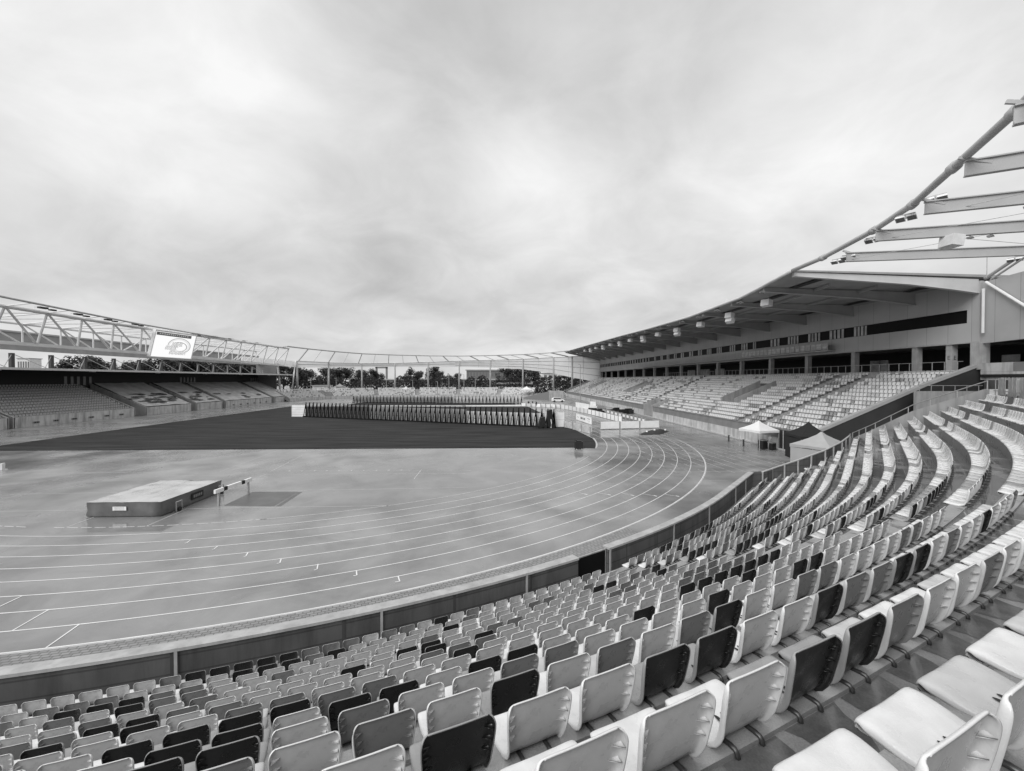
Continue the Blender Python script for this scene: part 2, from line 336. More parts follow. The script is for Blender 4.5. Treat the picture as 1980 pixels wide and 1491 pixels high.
for k in range(0, 10):
    r = R0 + LW * k; w = .052 if k else .04
    azs = [R(-20) + (aR - R(-20)) * i / 150 for i in range(151)] if k else [R(14) + (R(64) - R(14)) * i / 60 for i in range(61)]
    if k: azs = [aL + (R(-20) - aL) * i / 60 for i in range(60)] + azs
    lines.strip([arcpt(r - w / 2, a) + (ZL,) for a in azs], [arcpt(r + w / 2, a) + (ZL,) for a in azs])
    if k == 0: # broken line where the kerb is lifted
        for i in range(24):
            if i in (7, 8): continue
            a0 = R(-14) + R(1.2) * i; aa = [a0 + R(.95) * j / 3 for j in range(4)]
            lines.strip([arcpt(r - .025, a) + (ZL,) for a in aa], [arcpt(r + .025, a) + (ZL,) for a in aa])
    p = Vector(arcpt(r, aR)); d = Vector((sin(DR), cos(DR))); seg(lines, p, p + d * 84, .05, ZL + .001)
    if k >= 4:
        n = (18, 19, 20.5, 22, 24, 25.2)[k - 4]; seg(lines, p, p - d * n, .042, ZL + .002)
    p = Vector(arcpt(r, aL)); d = Vector((sin(DL), cos(DL)));
    if k > 2: seg(lines, p, p + d * 84, .05, ZL + .001)
for k in (10, 11):
    p = Vector(arcpt(R0 + LW * k, aR)); d = Vector((sin(DR), cos(DR))); seg(lines, p + d * 60, p - d * (23, 20)[k - 10], .045)
for k in (1, 2, 3, 4, 5, 6, 7, 8): # dashes of the sprint lanes across the bend
    p = Vector(arcpt(R0 + LW * k, aR)); d = Vector((sin(DR), cos(DR)))
    for s in range(3, 9):
        if k + s < 6 or k >= 4 and s < 7: continue
        seg(lines, p - d * (s * 2.4), p - d * (s * 2.4 + 1.3), .04, ZL + .003)
def gl(a, b, w=.05, z=ZL + .004, mbx=None): seg(mbx or lines, G(*a), G(*b), w, z)
gl((1152, 848), (1520, 876), .06); gl((1288, 913), (1457, 911), .05); gl((1190, 869), (1372, 872), .035); gl((1352, 930), (1440, 928), .03)
for a, b in [((0, 1173), (42, 1153)), ((22, 1221), (93, 1180)), ((89, 1253), (153, 1208))]: gl(a, b)
for a, b, c in [((770, 1115), (773, 1125), (764, 1126)), ((689, 1103), (690, 1113), (683, 1114)), ((615, 1091), (613, 1101), (607, 1103)), ((544, 1080), (541, 1089), (535, 1090)),
                ((480, 1068), (475, 1076), (471, 1077)), ((421, 1056), (414, 1062), (410, 1063)), ((368, 1045), (361, 1050), (357, 1051))]:
    gl(a, b, .05); gl(b, c, .05)
for a, b in [((1120, 953), (1136, 957)), ((1156, 953), (1181, 958)), ((1200, 953), (1226, 959)), ((1243, 955), (1270, 960)), ((1286, 956), (1313, 960.5))]:
    gl(a, b, .05); v = G(*b); gl(b, (b[0] - 6, b[1] - 1.6), .12, ZL + .005)
inf = MB()
for a, b in [((20, 956), (228, 952.5)), ((0, 989), (168, 986.5)), ((128, 1020), (182, 1000)), ((282, 1018), (361, 984)), ((361, 984), (751, 978)), ((486, 950.5), (904, 943)),
             ((508, 917.5), (900, 916)), ((523, 912), (585, 880)), ((425, 912), (546, 868)), ((524, 911), (910, 909.5)), ((0, 923.5), (88, 922.5)), ((60, 916), (300, 913)), ((85, 886.5), (420, 884)),
             ((430, 952), (515, 917)), ((640, 879), (780, 878)), ((800, 927), (815, 908)), ((300, 921), (408, 919)), ((545, 869), (640, 871)), ((400, 957), (440, 956)), ((900, 882), (1000, 880))]:
    gl(a, b, .045, ZL, inf)
for i in range(10): p = G(560 + 24 * i, 911 - .2 * i); inf.box((p.x, p.y, .008), (.16, .12, .01))
tag(lines.build('lane_markings', MT['line']), kind='structure'); tag(inf.build('infield_markings', MT['faint']), kind='structure')
# landing area sheets and lane number patches
mb = MB(); mb.quad(*[tuple(G(*p, .004)) for p in [(432, 978), (488, 951), (576, 951), (530, 979)]]); mb.quad(*[tuple(G(*p, .004)) for p in [(533, 979), (576, 951.5), (585, 951.3), (543, 978.8)]])
tag(mb.build('water_pit_cover', MT['pit']), kind='structure')
# kerb round the turf corner
mb = MB()
ra = [R(73) + (aR - R(73)) * i / 20 for i in range(21)]
mb.sweep([[arcpt(R0 - .10, a) + (.0,), arcpt(R0 + .10, a) + (.0,), arcpt(R0 + .10, a) + (.06,), arcpt(R0 - .10, a) + (.06,)] for a in ra])
tag(mb.build('track_kerb', MT['kerb']), kind='structure')

# ------------------------------------------------------------------ curved stand geometry
A0 = R(47)
ZT = [0, 1.01, 1.31, 1.69, 2.08, 2.46, 2.88, 3.32, 3.77, 4.23, 4.68, 5.17, 5.65, 6.12, 6.58, 7.03, 7.48, 7.93]
def rb(k): return 59.41 - .8 * (13 - k)
def path(r, t):                       # t < 0: arc, azimuth A0 + t/r ; t >= 0: straight
    if t < 0:
        a = A0 + t; return (r * sin(a), -r * cos(a))
    return (r * sin(A0) + t * cos(A0), -r * cos(A0) + t * sin(A0))
def smax(k):
    if k <= 6: return (7.3, 7.5, 8.2, 9.1, 10.4, 13.5)[k - 1]
    if k == 7: return 18.6
    return (54.3 - rb(k) * sin(A0)) / cos(A0)
AZ_MIN = R(2)
def tlist(sm, n=56): return [(AZ_MIN - A0) * (1 - i / n) for i in range(n)] + [sm * j / 8 for j in range(9)]
def rect(mb, r0, r1, z0, z1, sm, chamfer=0):
    mb.sweep([[path(r0, t) + (z0,), path(r1, t) + (z0,), path(r1, t) + (z1,), path(r0, t) + (z1,)] for t in tlist(sm)])
# block paving strip
mb = MB(); n = 120; A = []; B = []
for i in range(n + 1):
    a = R(-35) + R(74) * i / n; A.append(arcpt(45.9, a) + (.003,)); B.append(arcpt(48.52, a) + (.003,))
mb.strip(A, B); pv = mb.build('paving_strip', MT['paver']); tag(pv, kind='structure')
uv = pv.data.uv_layers.new(name='UVMap')
for lp in pv.data.loops:
    v = pv.data.vertices[lp.vertex_index].co; r = hypot(v.x, v.y); uv.data[lp.index].uv = (atan2(v.x, -v.y) * 47.2, r)
mb = MB(); ra = [R(-35) + R(120) * i / 90 for i in range(91)]
mb.strip([arcpt(45.83, a) + (.005,) for a in ra], [arcpt(45.9, a) + (.005,) for a in ra]); tag(mb.build('paving_edge', MT['kerb']), kind='structure')

stand = empty('curve_stand', 'wet stepped concrete terrace of the curved stand carrying the nearest seats', 'grandstand')
fl, le = MB(), MB()
fl_z = {1: -.02}
for k in range(2, 18): fl_z[k] = ZT[k - 1] - .395 - .028
for k in range(1, 18):
    sm = smax(min(k, 16)); r = rb(k); zl = ZT[k] - .395
    rect(fl, (48.8 if k == 1 else rb(k - 1) - .05), r - .30, fl_z[k] - .5, fl_z[k], sm)
    rect(le, r - .30, r - .05, fl_z[k] - .5, zl, sm)
part(fl, 'walkway', MT['tread'], stand); part(le, 'seat_ledge', MT['ledge'], stand)
AZG0, AZG1 = R(31.55), R(32.75)       # the aisle through the bend
AI0, AI1 = 6.8, 8.0                   # the aisle through the straight part
for ai in (0, 1):
    mb = MB()
    for k in range(1 if ai == 0 else 3, 16):
        r = rb(k); z0 = fl_z[k]; zl = ZT[k] - .395; zm = (z0 + zl) / 2
        ts = [(AZG0 + (AZG1 - AZG0) * j / 3 - A0) for j in range(4)] if ai == 0 else [AI0, AI1]
        mb.sweep([[path(r - .56, q) + (z0 - .1,), path(r - .302, q) + (z0 - .1,), path(r - .302, q) + (zm,), path(r - .56, q) + (zm,)] for q in ts])
    part(mb, 'aisle_steps', MT['ledge'], stand)

# parapet
par = empty('parapet_wall', 'low stained concrete parapet with pale coping between track and seats', 'wall')
GA0, GA1 = R(31.0), R(32.95)
def parapet(a, b, sm=None):
    w, c = MB(), MB(); ts = [x - A0 for x in a] + ([sm * j / 4 for j in range(1, 5)] if sm else [])
    w.sweep([[path(48.52, t) + (-.1,), path(48.78, t) + (-.1,), path(48.78, t) + (1.04,), path(48.52, t) + (1.04,)] for t in ts])
    c.sweep([[path(48.47, t) + (1.04,), path(48.83, t) + (1.04,), path(48.83, t) + (1.12,), path(48.47, t) + (1.12,)] for t in ts])
    part(w, 'wall_panel', MT['wall'], par); part(c, 'coping', MT['coping'], par)
parapet([R(-30) + (GA0 - R(-30)) * i / 70 for i in range(71)], None)
parapet([GA1 + (A0 - GA1) * i / 20 for i in range(21)], None, 7.6)
w_ = MB(); p_, q_, r__ = path(48.65, 7.62), (42.0, -27.35), (43.0, -26.62)
for u_, v_ in ((p_, q_), (q_, r__)):
    d_ = (Vector(v_) - Vector(u_)).normalized(); n__ = Vector((-d_.y, d_.x)) * .13
    w_.hexa([(u_[0] - n__.x, u_[1] - n__.y, -.1), (v_[0] - n__.x, v_[1] - n__.y, -.1), (v_[0] + n__.x, v_[1] + n__.y, -.1), (u_[0] + n__.x, u_[1] + n__.y, -.1)], [(u_[0] - n__.x, u_[1] - n__.y, 1.10), (v_[0] - n__.x, v_[1] - n__.y, 1.10), (v_[0] + n__.x, v_[1] + n__.y, 1.10), (u_[0] + n__.x, u_[1] + n__.y, 1.10)])
part(w_, 'wall_panel', MT['wall'], par)
for az in (-12, -6.2, -.5, 5.2, 10.8, 16.45, 22.35, 28.2, 33.05, 38.6, 43.5):
    m_ = MB(); q = R(az); m_.beam(arcpt(48.80, q) + (-.1,), arcpt(48.80, q) + (1.125,), .07, .05, up=(sin(q), -cos(q), 0)); part(m_, 'joint_profile', MT['post'], par)
for t in (2.4, 5.2):
    m_ = MB(); p = path(48.80, t); m_.box((p[0], p[1], .5), (.06, .06, 1.24), A0); part(m_, 'joint_profile', MT['post'], par)
gate = empty('parapet_gate', 'dark glazed gate set in the concrete parapet at the foot of the aisle', 'gate', arcpt(48.65, (GA0 + GA1) / 2) + (0,))
m_ = MB(); a, b = GA0 + R(.05), GA1 - R(.05)
m_.hexa([arcpt(48.62, a) + (.06,), arcpt(48.62, b) + (.06,), arcpt(48.66, b) + (.06,), arcpt(48.66, a) + (.06,)], [arcpt(48.62, a) + (.98,), arcpt(48.62, b) + (.98,), arcpt(48.66, b) + (.98,), arcpt(48.66, a) + (.98,)])
part(m_, 'gate_leaf', MT['glass'], gate)
m_ = MB()
for q in (a, b): m_.tube(arcpt(48.64, q) + (0,), arcpt(48.64, q) + (1.06,), .03)
m_.tube(arcpt(48.64, a) + (1.03,), arcpt(48.64, b) + (1.03,), .03); part(m_, 'gate_frame', MT['rail'], gate)

# ------------------------------------------------------------------ seats
def catmull(P, n):
    o = []; m = len(P) - 1
    for i in range(n + 1):
        t = i / n * m; k = min(int(t), m - 1); f = t - k
        p0, p1, p2, p3 = P[max(k - 1, 0)], P[k], P[k + 1], P[min(k + 2, m)]
        o.append(tuple(.5 * ((2 * b) + (c - a) * f + (2 * a - 5 * b + 4 * c - d) * f * f + (3 * b - a - 3 * c + d) * f ** 3) for a, b, c, d in zip(p0, p1, p2, p3)))
    return o
# profile: (forward, height, half width, bulge, edge drop)
PROF = [(.268, .004, .150, .0, 0), (.300, .016, .174, .0, 0), (.318, .046, .192, .12, 0), (.306, .074, .203, .5, 0), (.265, .084, .208, .9, 0), (.200, .076, .208, .9, 0), (.13, .064, .202, .9, 0),
        (.065, .060, .192, .8, 0), (.018, .082, .186, .75, 0), (-.006, .150, .192, 1, 0), (-.020, .22, .200, 1, 0), (-.034, .30, .208, 1, 0),
        (-.045, .365, .211, .95, 0), (-.050, .393, .208, .85, 0), (-.054, .413, .199, .65, 0), (-.060, .426, .184, .4, 0), (-.072, .430, .170, .1, 0)]
ROLL = [(0, 0, 0), (.70, .70, 0), (.80, .84, .001), (.88, .93, .005), (.93, .975, .012), (.965, .995, .023), (.985, 1.0, .034), (1, 1.0, .044)]
def rolled(a):
    for (a0, x0, d0), (a1, x1, d1) in zip(ROLL, ROLL[1:]):
        if a <= a1 + 1e-9:
            f = (a - a0) / (a1 - a0); return x0 + (x1 - x0) * f, d0 + (d1 - d0) * f
    return 1, .044
def seat_shell(nu, nv, thick, gussets, slots):
    """one-piece plastic shell with its edges rolled back all round"""
    P = catmull(PROF, nv)
    h = [0, .25, .5, .70, .80, .88, .93, .965, .985, 1] if nu >= 12 else [.45, .88, .96, 1]
    us = [-a for a in h[::-1] if a] + h
    verts = []
    for i, (y, z, w, b, e) in enumerate(P):
        p, q = P[max(i - 1, 0)], P[min(i + 1, len(P) - 1)]; ty, tz = q[0] - p[0], q[1] - p[1]; l = hypot(ty, tz) or 1
        ny, nz_ = (tz / l, -ty / l)              # tangent turned towards the underside and the rear
        if nz_ > 0 and z < .07: ny, nz_ = -ny, -nz_
        s_ = -1 if (ny > 0 and z > .1) or (z <= .1 and nz_ > 0) else 1
        ny, nz_ = ny * s_, nz_ * s_
        k = b
        for u in us:
            a = abs(u); x, d = rolled(a); dish = .012 * (1 - a * a) * (1 if .1 < y < .3 else .3)
            verts.append(((1 if u > 0 else -1) * x * w, y + ny * (d * k + dish), z + nz_ * (d * k + dish)))
    n = len(us); fs = [(i * n + j, i * n + j + 1, (i + 1) * n + j + 1, (i + 1) * n + j) for i in range(len(P) - 1) for j in range(n - 1)]
    # second skin: along normals
    me = bpy.data.meshes.new('tmp'); me.from_pydata(verts, [], fs); me.update()
    nr = [v.normal.copy() for v in me.vertices]; sg = 1 if nr[n * 5 + n // 2].z > 0 else -1
    lower = [tuple(Vector(v) - nr[i] * sg * thick) for i, v in enumerate(verts)]; bpy.data.meshes.remove(me)
    o = len(verts); V = verts + lower; Fc = []; mi = []
    for f in fs:
        Fc.append(f if sg > 0 else f[::-1]); mi.append(0)
        g = tuple(i + o for i in f); Fc.append(g[::-1] if sg > 0 else g); mi.append(1)
    m = len(P); rim = [j for j in range(n)] + [i * n + n - 1 for i in range(1, m)] + [(m - 1) * n + j for j in range(n - 2, -1, -1)] + [i * n for i in range(m - 2, 0, -1)]
    for i in range(len(rim)):
        p, q = rim[i], rim[(i + 1) % len(rim)]; Fc.append((q, p, p + o, q + o) if sg > 0 else (p, q, q + o, p + o)); mi.append(0)
    mb = MB(); mb.v = V; mb.f = Fc; mb.mi = mi
    if gussets:
        mb.cur = 1
        for s in (-1, 1):
            for z in (.205, .275, .345):
                y = -.012 - (z - .15) * .20; w = .190 + (z - .15) * .09
                A_ = (s * (w - .058), y - .003, z); B_ = (s * (w - .011), y - .032, z - .004); C_ = (s * (w - .011), y, z + .002)
                t = Vector((0, 0, .0045)); mb.add([A_, B_, C_] + [tuple(Vector(p) + t) for p in (A_, B_, C_)], [(0, 1, 2), (5, 4, 3), (0, 1, 4, 3), (1, 2, 5, 4), (2, 0, 3, 5)])
    if slots:
        mb.cur = 2
        for x in (-.022, .022):
            ring = [(x + .011 * cos(2 * pi * k / 14), .105 + .032 * sin(2 * pi * k / 14), .0565) for k in range(14)]; mb.add(ring, [tuple(range(14))])
    return mb
SEATM = {}
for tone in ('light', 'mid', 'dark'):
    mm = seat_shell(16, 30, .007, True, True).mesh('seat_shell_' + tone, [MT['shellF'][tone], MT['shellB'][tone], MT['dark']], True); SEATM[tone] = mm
bar = MB()
bar.pipe([(0, .18, .036), (0, .02, .038), (0, -.010, .043), (0, -.034, .041), (0, -.048, .028), (0, -.050, .006)], .014, 6)
BARM = bar.mesh('mounting_bar', MT['steel'], True)
low = seat_shell(6, 12, .007, False, False)
# all seat places of the curved stand
places = []                           # (row, x, y, z, heading angle, tone, t)
PHASE = {12: R(21.04 - .19), 13: R(21.34 - .19), 14: R(22.06 - .18), 15: R(22.70 - .18)}
KNOWN = {14: {22.06: 'light', 22.53: 'light', 23.03: 'light', 23.5: 'dark', 23.99: 'dark', 24.48: 'mid', 24.93: 'light', 25.42: 'light', 25.9: 'mid'},
         13: {21.34: 'light', 21.83: 'dark', 22.31: 'light', 22.8: 'light', 23.28: 'dark', 23.77: 'dark', 24.23: 'light', 24.71: 'light', 25.23: 'dark', 25.7: 'mid'},
         12: {21.04: 'light', 21.56: 'mid', 22.05: 'light', 22.56: 'dark', 23.04: 'light', 23.55: 'mid', 24.04: 'light', 24.52: 'mid', 25.01: 'dark', 25.5: 'light'},
         15: {22.70: 'light', 23.2: 'light', 23.7: 'mid', 22.2: 'light'}}
SP = .494
for k in range(1, 16):
    r = rb(k); da = SP / r; z = ZT[k] - .43
    a0 = PHASE.get(k, R(20) + da * rng.random()); i0 = int((a0 - R(7)) / da); prev = 'light'
    for i in range(-i0, 400):
        a = a0 + i * da; t = a - A0
        if t > 0: t = t * r
        if t > smax(k) - .3: break
        if AZG0 - da * .45 < a < AZG1 + da * .45: continue
        if t > 0 and AI0 - .22 < t < AI1 + .22 and k > 2: continue
        x = rng.random(); tone = prev if x < .25 else rng.choice(['light'] * 14 + ['mid'] * 5 + ['dark'] * 4)
        if tone == 'dark' and t > .1 and rng.random() < .4: tone = 'light'
        prev = tone
        for q, tn in KNOWN.get(k, {}).items():
            if abs(R(q - .19) - a) < da * .5: tone = tn
        p = path(r - .09, t); hd = (a if t < 0 else A0)
        places.append((k, p[0], p[1], z, hd, tone, t))
vis = []
for i, s in enumerate(places):
    q = proj((s[1], s[2], s[3] + .35)); q2 = proj((s[1] - .45 * sin(s[4]), s[2] + .45 * cos(s[4]), s[3] + .08))
    ok = any(c and -25 < c[0] < 2005 and -25 < c[1] < 1516 for c in (q, q2))
    vis.append((i, q or q2, ok))
inview = [v for v in vis if v[2]]
near = sorted(inview, key=lambda v: (Vector(places[v[0]][1:4]) - Vector((CX, CY, H))).length)[:300]
near_ids = {v[0] for v in near}
order = {}
for k in range(1, 16):
    for tone in ('light', 'mid', 'dark'):
        row = sorted([v for v in inview if places[v[0]][0] == k and places[v[0]][5] == tone], key=lambda v: v[1][0])
        for j, v in enumerate(row): order[v[0]] = j + 1
TN = {'light': 'light grey', 'mid': 'mid grey', 'dark': 'black'}; TS = {'light': 'light', 'mid': 'mid', 'dark': 'black'}
proto = {}
for v in near:
    k, x, y, z, hd, tone, t = places[v[0]]
    if tone not in proto:
        r_ = empty('stadium_seat', '', 'seat'); link('seat_shell', SEATM[tone], r_)
        for sx in (-.09, .09):
            b_ = link('mounting_bar', BARM, r_); b_.location = (sx, 0, 0)
        proto[tone] = o = r_
    else: o = copy_tree(proto[tone])
    o.location = (x, y, z); o.rotation_euler = (rng.uniform(-.012, .012), 0, hd + rng.uniform(-.012, .012))
    o['label'] = '%s seat, %s %s one from left in %s row behind the front parapet' % (TN[tone], nth(order[v[0]]), TS[tone], nth(k))
    o['group'] = 'seats of the curved stand'
def scatter(name, base, items, mats, parent=None):
    """many low-detail seats as one mesh: items (matrix, material index pair)"""
    import numpy as np
    bv = np.array(base.v); nv = len(bv); V = []; Fv = []; mi = []
    for i, (loc, rz, tone) in enumerate(items):
        c, s = cos(rz), sin(rz); V.append(np.column_stack((bv[:, 0] * c - bv[:, 1] * s + loc[0], bv[:, 0] * s + bv[:, 1] * c + loc[1], bv[:, 2] + loc[2])))
        o = i * nv; Fv += [tuple(a + o for a in f) for f in base.f]; mi += [tone * 2 + m for m in base.mi]
    me = bpy.data.meshes.new(name); me.from_pydata([tuple(r) for r in np.concatenate(V)], [], Fv)
    for m in mats: me.materials.append(m)
    me.polygons.foreach_set('material_index', mi); me.polygons.foreach_set('use_smooth', [True] * len(me.polygons)); me.update()
    return link(name, me, parent)
TI = {'light': 0, 'mid': 1, 'dark': 2}
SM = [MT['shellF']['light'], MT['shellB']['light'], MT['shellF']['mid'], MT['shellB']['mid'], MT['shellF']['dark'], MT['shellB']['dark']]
lowb = MB(); lowb.v = list(low.v); lowb.f = list(low.f); lowb.mi = list(low.mi)
rest = [((s[1], s[2], s[3]), s[4], TI[s[5]]) for i, s in enumerate(places) if i not in near_ids]
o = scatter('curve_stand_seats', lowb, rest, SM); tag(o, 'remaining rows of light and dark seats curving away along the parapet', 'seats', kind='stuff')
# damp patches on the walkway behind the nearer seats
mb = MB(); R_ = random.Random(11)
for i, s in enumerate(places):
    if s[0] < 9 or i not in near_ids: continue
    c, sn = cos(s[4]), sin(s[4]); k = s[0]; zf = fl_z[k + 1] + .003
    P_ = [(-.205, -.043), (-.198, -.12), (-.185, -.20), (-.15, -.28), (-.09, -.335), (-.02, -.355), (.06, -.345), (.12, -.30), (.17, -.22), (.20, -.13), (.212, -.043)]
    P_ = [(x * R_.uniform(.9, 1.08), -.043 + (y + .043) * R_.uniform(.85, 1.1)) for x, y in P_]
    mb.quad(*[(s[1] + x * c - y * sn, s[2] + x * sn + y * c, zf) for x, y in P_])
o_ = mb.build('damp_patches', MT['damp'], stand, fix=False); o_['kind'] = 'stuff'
# mounting bars of the seats further off
mb = MB()
for i, s in enumerate(places):
    if i in near_ids: continue
    c, sn = cos(s[4]), sin(s[4])
    for sx in (-.09, .09):
        mb.box((s[1] + sx * c + .01 * sn, s[2] + sx * sn - .01 * c, s[3] + .044), (.03, .20, .022), s[4])
bs_ = mb.build('seat_mountings', MT['steel'], o, fix=False); bs_['kind'] = 'stuff'
#PART2
# ------------------------------------------------------------------ main grandstand on the right
YN, YF = -17.3, 141.0                 # near and far end
ROWS, DROW, RISE = 16, .95, .415
def mz(j): return 1.95 + RISE * j     # floor of row j = 0..15
def mxx(j): return 54.9 + DROW * j
main = empty('main_grandstand', 'long covered main grandstand with pale upper storey and wide cantilever roof', 'grandstand', (68, 60, 0))
VOM = [(-3.5 + 26, 3.4, 5, 11), (66.0, 3.4, 5, 11), (104, 3.4, 5, 11)]   # stair openings: centre y, width, rows
VOM = [(AX(1392, 760, 58).y, 4.2, 5, 12), (AX(1205, 755, 58).y, 4.6, 5, 12), (112, 4.6, 5, 12)]
GATEY = (AX(1262, 800, 55).y, 5.0)
AISLES = [AX(1500, 790, 57).y - .3, AX(1585, 725, 66).y, AX(1285, 770, 60).y, 52.0, 90.0, 124.0]
mb = MB()
segs = []; y = YN + .3
cuts = sorted([(c - w / 2, c + w / 2, a, b) for c, w, a, b in VOM])
for j in range(ROWS):
    x0 = mxx(j) - .35; z = mz(j); ys = [YN + .3]
    for c0, c1, a, b in cuts:
        if a <= j < b: ys += [c0, c1]
    if j < 3: ys = sorted(ys + [GATEY[0] - GATEY[1] / 2, GATEY[0] + GATEY[1] / 2])
    ys.append(YF)
    for a, b in zip(ys[::2], ys[1::2]):
        mb.hexa([(x0, a, z - 1.2), (x0 + DROW, a, z - 1.2), (x0 + DROW, b, z - 1.2), (x0, b, z - 1.2)], [(x0, a, z), (x0 + DROW, a, z), (x0 + DROW, b, z), (x0, b, z)])
mb.hexa([(69.75, YN + .3, 7.0), (80, YN + .3, 7.0), (80, YF, 7.0), (69.75, YF, 7.0)], [(69.75, YN + .3, 8.6), (80, YN + .3, 8.6), (80, YF, 8.6), (69.75, YF, 8.6)])
part(mb, 'seat_deck', MT['conc'], main)
mb = MB(); st_ = MB()
for y0 in AISLES:
    st_ = MB()
    for j in range(ROWS):
        for h in (0, 1):
            st_.box((mxx(j) - .35 + .21 + .42 * h, y0, mz(j) + .10 + .20 * h), (.41, 1.25, .20))
    part(st_, 'aisle_stairs', MT['stair'], main)
# front wall: dark upper band, stained pale base
g0, g1 = GATEY[0] - GATEY[1] / 2, GATEY[0] + GATEY[1] / 2
for a, b in ((YN, g0), (g1, YF)):
    mb = MB(); mb.box((54.2, (a + b) / 2, .65), (.30, b - a, 1.3)); part(mb, 'front_wall', MT['paleconc'], main)
    mb = MB(); mb.box((54.23, (a + b) / 2, 1.82), (.24, b - a, 1.03)); mb.box((54.2, (a + b) / 2, 2.36), (.34, b - a, .05)); part(mb, 'wall_band', MT['greyp'], main)
mb = MB(); mb.box((54.0, (YN + 60) / 2, .10), (.5, 60 - YN, .16)); part(mb, 'plinth_kerb', MT['kerb'], main)
# gate through the front wall and its stair
for y in (g0 + .15, g1 - .15): mb = MB(); mb.hexa([(53.9, y - .15, 0), (57.6, y - .15, 0), (57.6, y + .15, 0), (53.9, y + .15, 0)], [(53.9, y - .15, 2.6), (57.6, y - .15, 4.1), (57.6, y + .15, 4.1), (53.9, y + .15, 2.6)]); part(mb, 'gate_cheek', MT['conc'], main)
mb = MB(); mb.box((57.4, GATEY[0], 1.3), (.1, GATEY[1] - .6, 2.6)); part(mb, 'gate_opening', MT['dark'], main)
for c, w, a, b in VOM: # stair heads in the seating
    x0, x1 = mxx(a) - .35, mxx(b) - .35
    for sgn in (-1, 1):
        mb = MB(); y = c + sgn * (w / 2 - .12)
        mb.hexa([(x0, y - .1, mz(a) - 1), (x1, y - .1, mz(a) - 1), (x1, y + .1, mz(a) - 1), (x0, y + .1, mz(a) - 1)], [(x0, y - .1, mz(a) + 1.0), (x1, y - .1, mz(b) + .9), (x1, y + .1, mz(b) + .9), (x0, y + .1, mz(a) + 1.0)])
        part(mb, 'stairwell_wall', MT['conc'], main)
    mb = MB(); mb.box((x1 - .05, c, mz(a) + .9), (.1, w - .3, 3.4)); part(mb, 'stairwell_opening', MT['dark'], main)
    mb = MB(); mb.box(((x0 + x1) / 2, c, mz(a) - .62), (x1 - x0, w - .3, .1)); part(mb, 'stairwell_floor', MT['stair'], main)
# near end: black sloping side wall with its handrail band
XC = 70.4
mb = MB(); e = [(54.1, 0), (71.0, 0), (71.0, 9.6), (64.9, 7.40), (54.1, 2.75)]
mb.hexa([(x, YN - .2, z) for x, z in e], [(x, YN + .1, z) for x, z in e]); part(mb, 'end_wall', MT['blackwall'], main)
mb = MB(); mb.beam((54.0, YN - .05, 2.82), (64.95, YN - .05, 7.47), .46, .30); mb.beam((64.95, YN - .05, 7.47), (71.0, YN - .05, 9.65), .46, .30); part(mb, 'end_wall_cap', MT['beam'], main)
mb = MB(); e = [(54.1, .02), (70.6, .02), (70.6, 9.3), (54.1, 2.7)]; mb.hexa([(x, YF - .1, z) for x, z in e], [(x, YF + .15, z) for x, z in e]); mb.beam((54.0, YF, 2.8), (70.7, YF, 9.5), .5, .35); part(mb, 'end_wall', MT['greyp'], main)
# upper storey
FX = 70.2; ZB, ZW0, ZW1, ZR = 11.85, 13.8, 15.15, 17.9
def wall(a, b, z0, z1, m, nm, x0=FX, t=.4):
    mb = MB(); mb.box((x0 + t / 2, (a + b) / 2, (z0 + z1) / 2), (t, b - a, z1 - z0)); return part(mb, nm, m, main)
wall(YN - .4, YF, ZB, ZW0, MT['clad'], 'lower_facade'); wall(YN - .4, YF, ZW1, ZR, MT['clad'], 'upper_facade')
wall(YN - .4, YN + .72, ZW0, ZW1, MT['clad'], 'facade_pier'); wall(YF - 3, YF, ZW0, ZW1, MT['clad'], 'facade_pier')
wall(YN + .72, YF - 3, ZW0, ZW1, MT['glass'], 'window_band', FX + .22, .1)
wall(YN - .4, YF, ZB - .14, ZB - .002, MT['post'], 'facade_drip_edge', FX - .03, .3)
mb = MB(); mb.hexa([(FX + .4, YN - .4, ZB), (80, YN - .4, ZB), (80, YF, ZB), (FX + .4, YF, ZB)], [(FX + .4, YN - .4, ZB + .3), (80, YN - .4, ZB + .3), (80, YF, ZB + .3), (FX + .4, YF, ZB + .3)])
part(mb, 'concourse_ceiling', MT['greyp'], main)
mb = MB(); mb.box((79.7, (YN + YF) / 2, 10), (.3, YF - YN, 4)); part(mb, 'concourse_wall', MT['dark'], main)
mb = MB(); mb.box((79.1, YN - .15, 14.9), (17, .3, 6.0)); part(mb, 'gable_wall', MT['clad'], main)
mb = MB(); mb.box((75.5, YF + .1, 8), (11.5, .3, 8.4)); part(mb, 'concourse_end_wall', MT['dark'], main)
# window blinds: groups of light panes
wy = [(1648, 1675), (1601, 1631), (1560, 1585), (1521, 1543), (1487, 1507), (1454, 1461), (1431, 1445), (1409, 1421), (1384, 1395), (1365, 1375), (1348, 1357), (1331, 1340), (1315, 1322), (1302, 1308), (1288, 1294), (1276, 1281), (1264, 1268)]
for a, b in wy:
    ya, yb = AX(b, 640, FX).y, AX(a, 640, FX).y; n = 4 if b - a > 20 else 3 if b - a > 9 else 2
    for i in range(n):
        w = (yb - ya) / n; mb = MB(); mb.box((FX + .18, ya + w * (i + .5), (ZW0 + ZW1) / 2), (.06, w * (.62 if i % 2 else .5), ZW1 - ZW0 - .10)); part(mb, 'window_pane', MT['pane'], main)
for i in range(24):
    y = 74 + i * 2.7; mb = MB(); mb.box((FX + .18, y, (ZW0 + ZW1) / 2), (.05, .35 + .6 * rng.random(), ZW1 - ZW0 - .12)); part(mb, 'window_pane', MT['pane'], main)
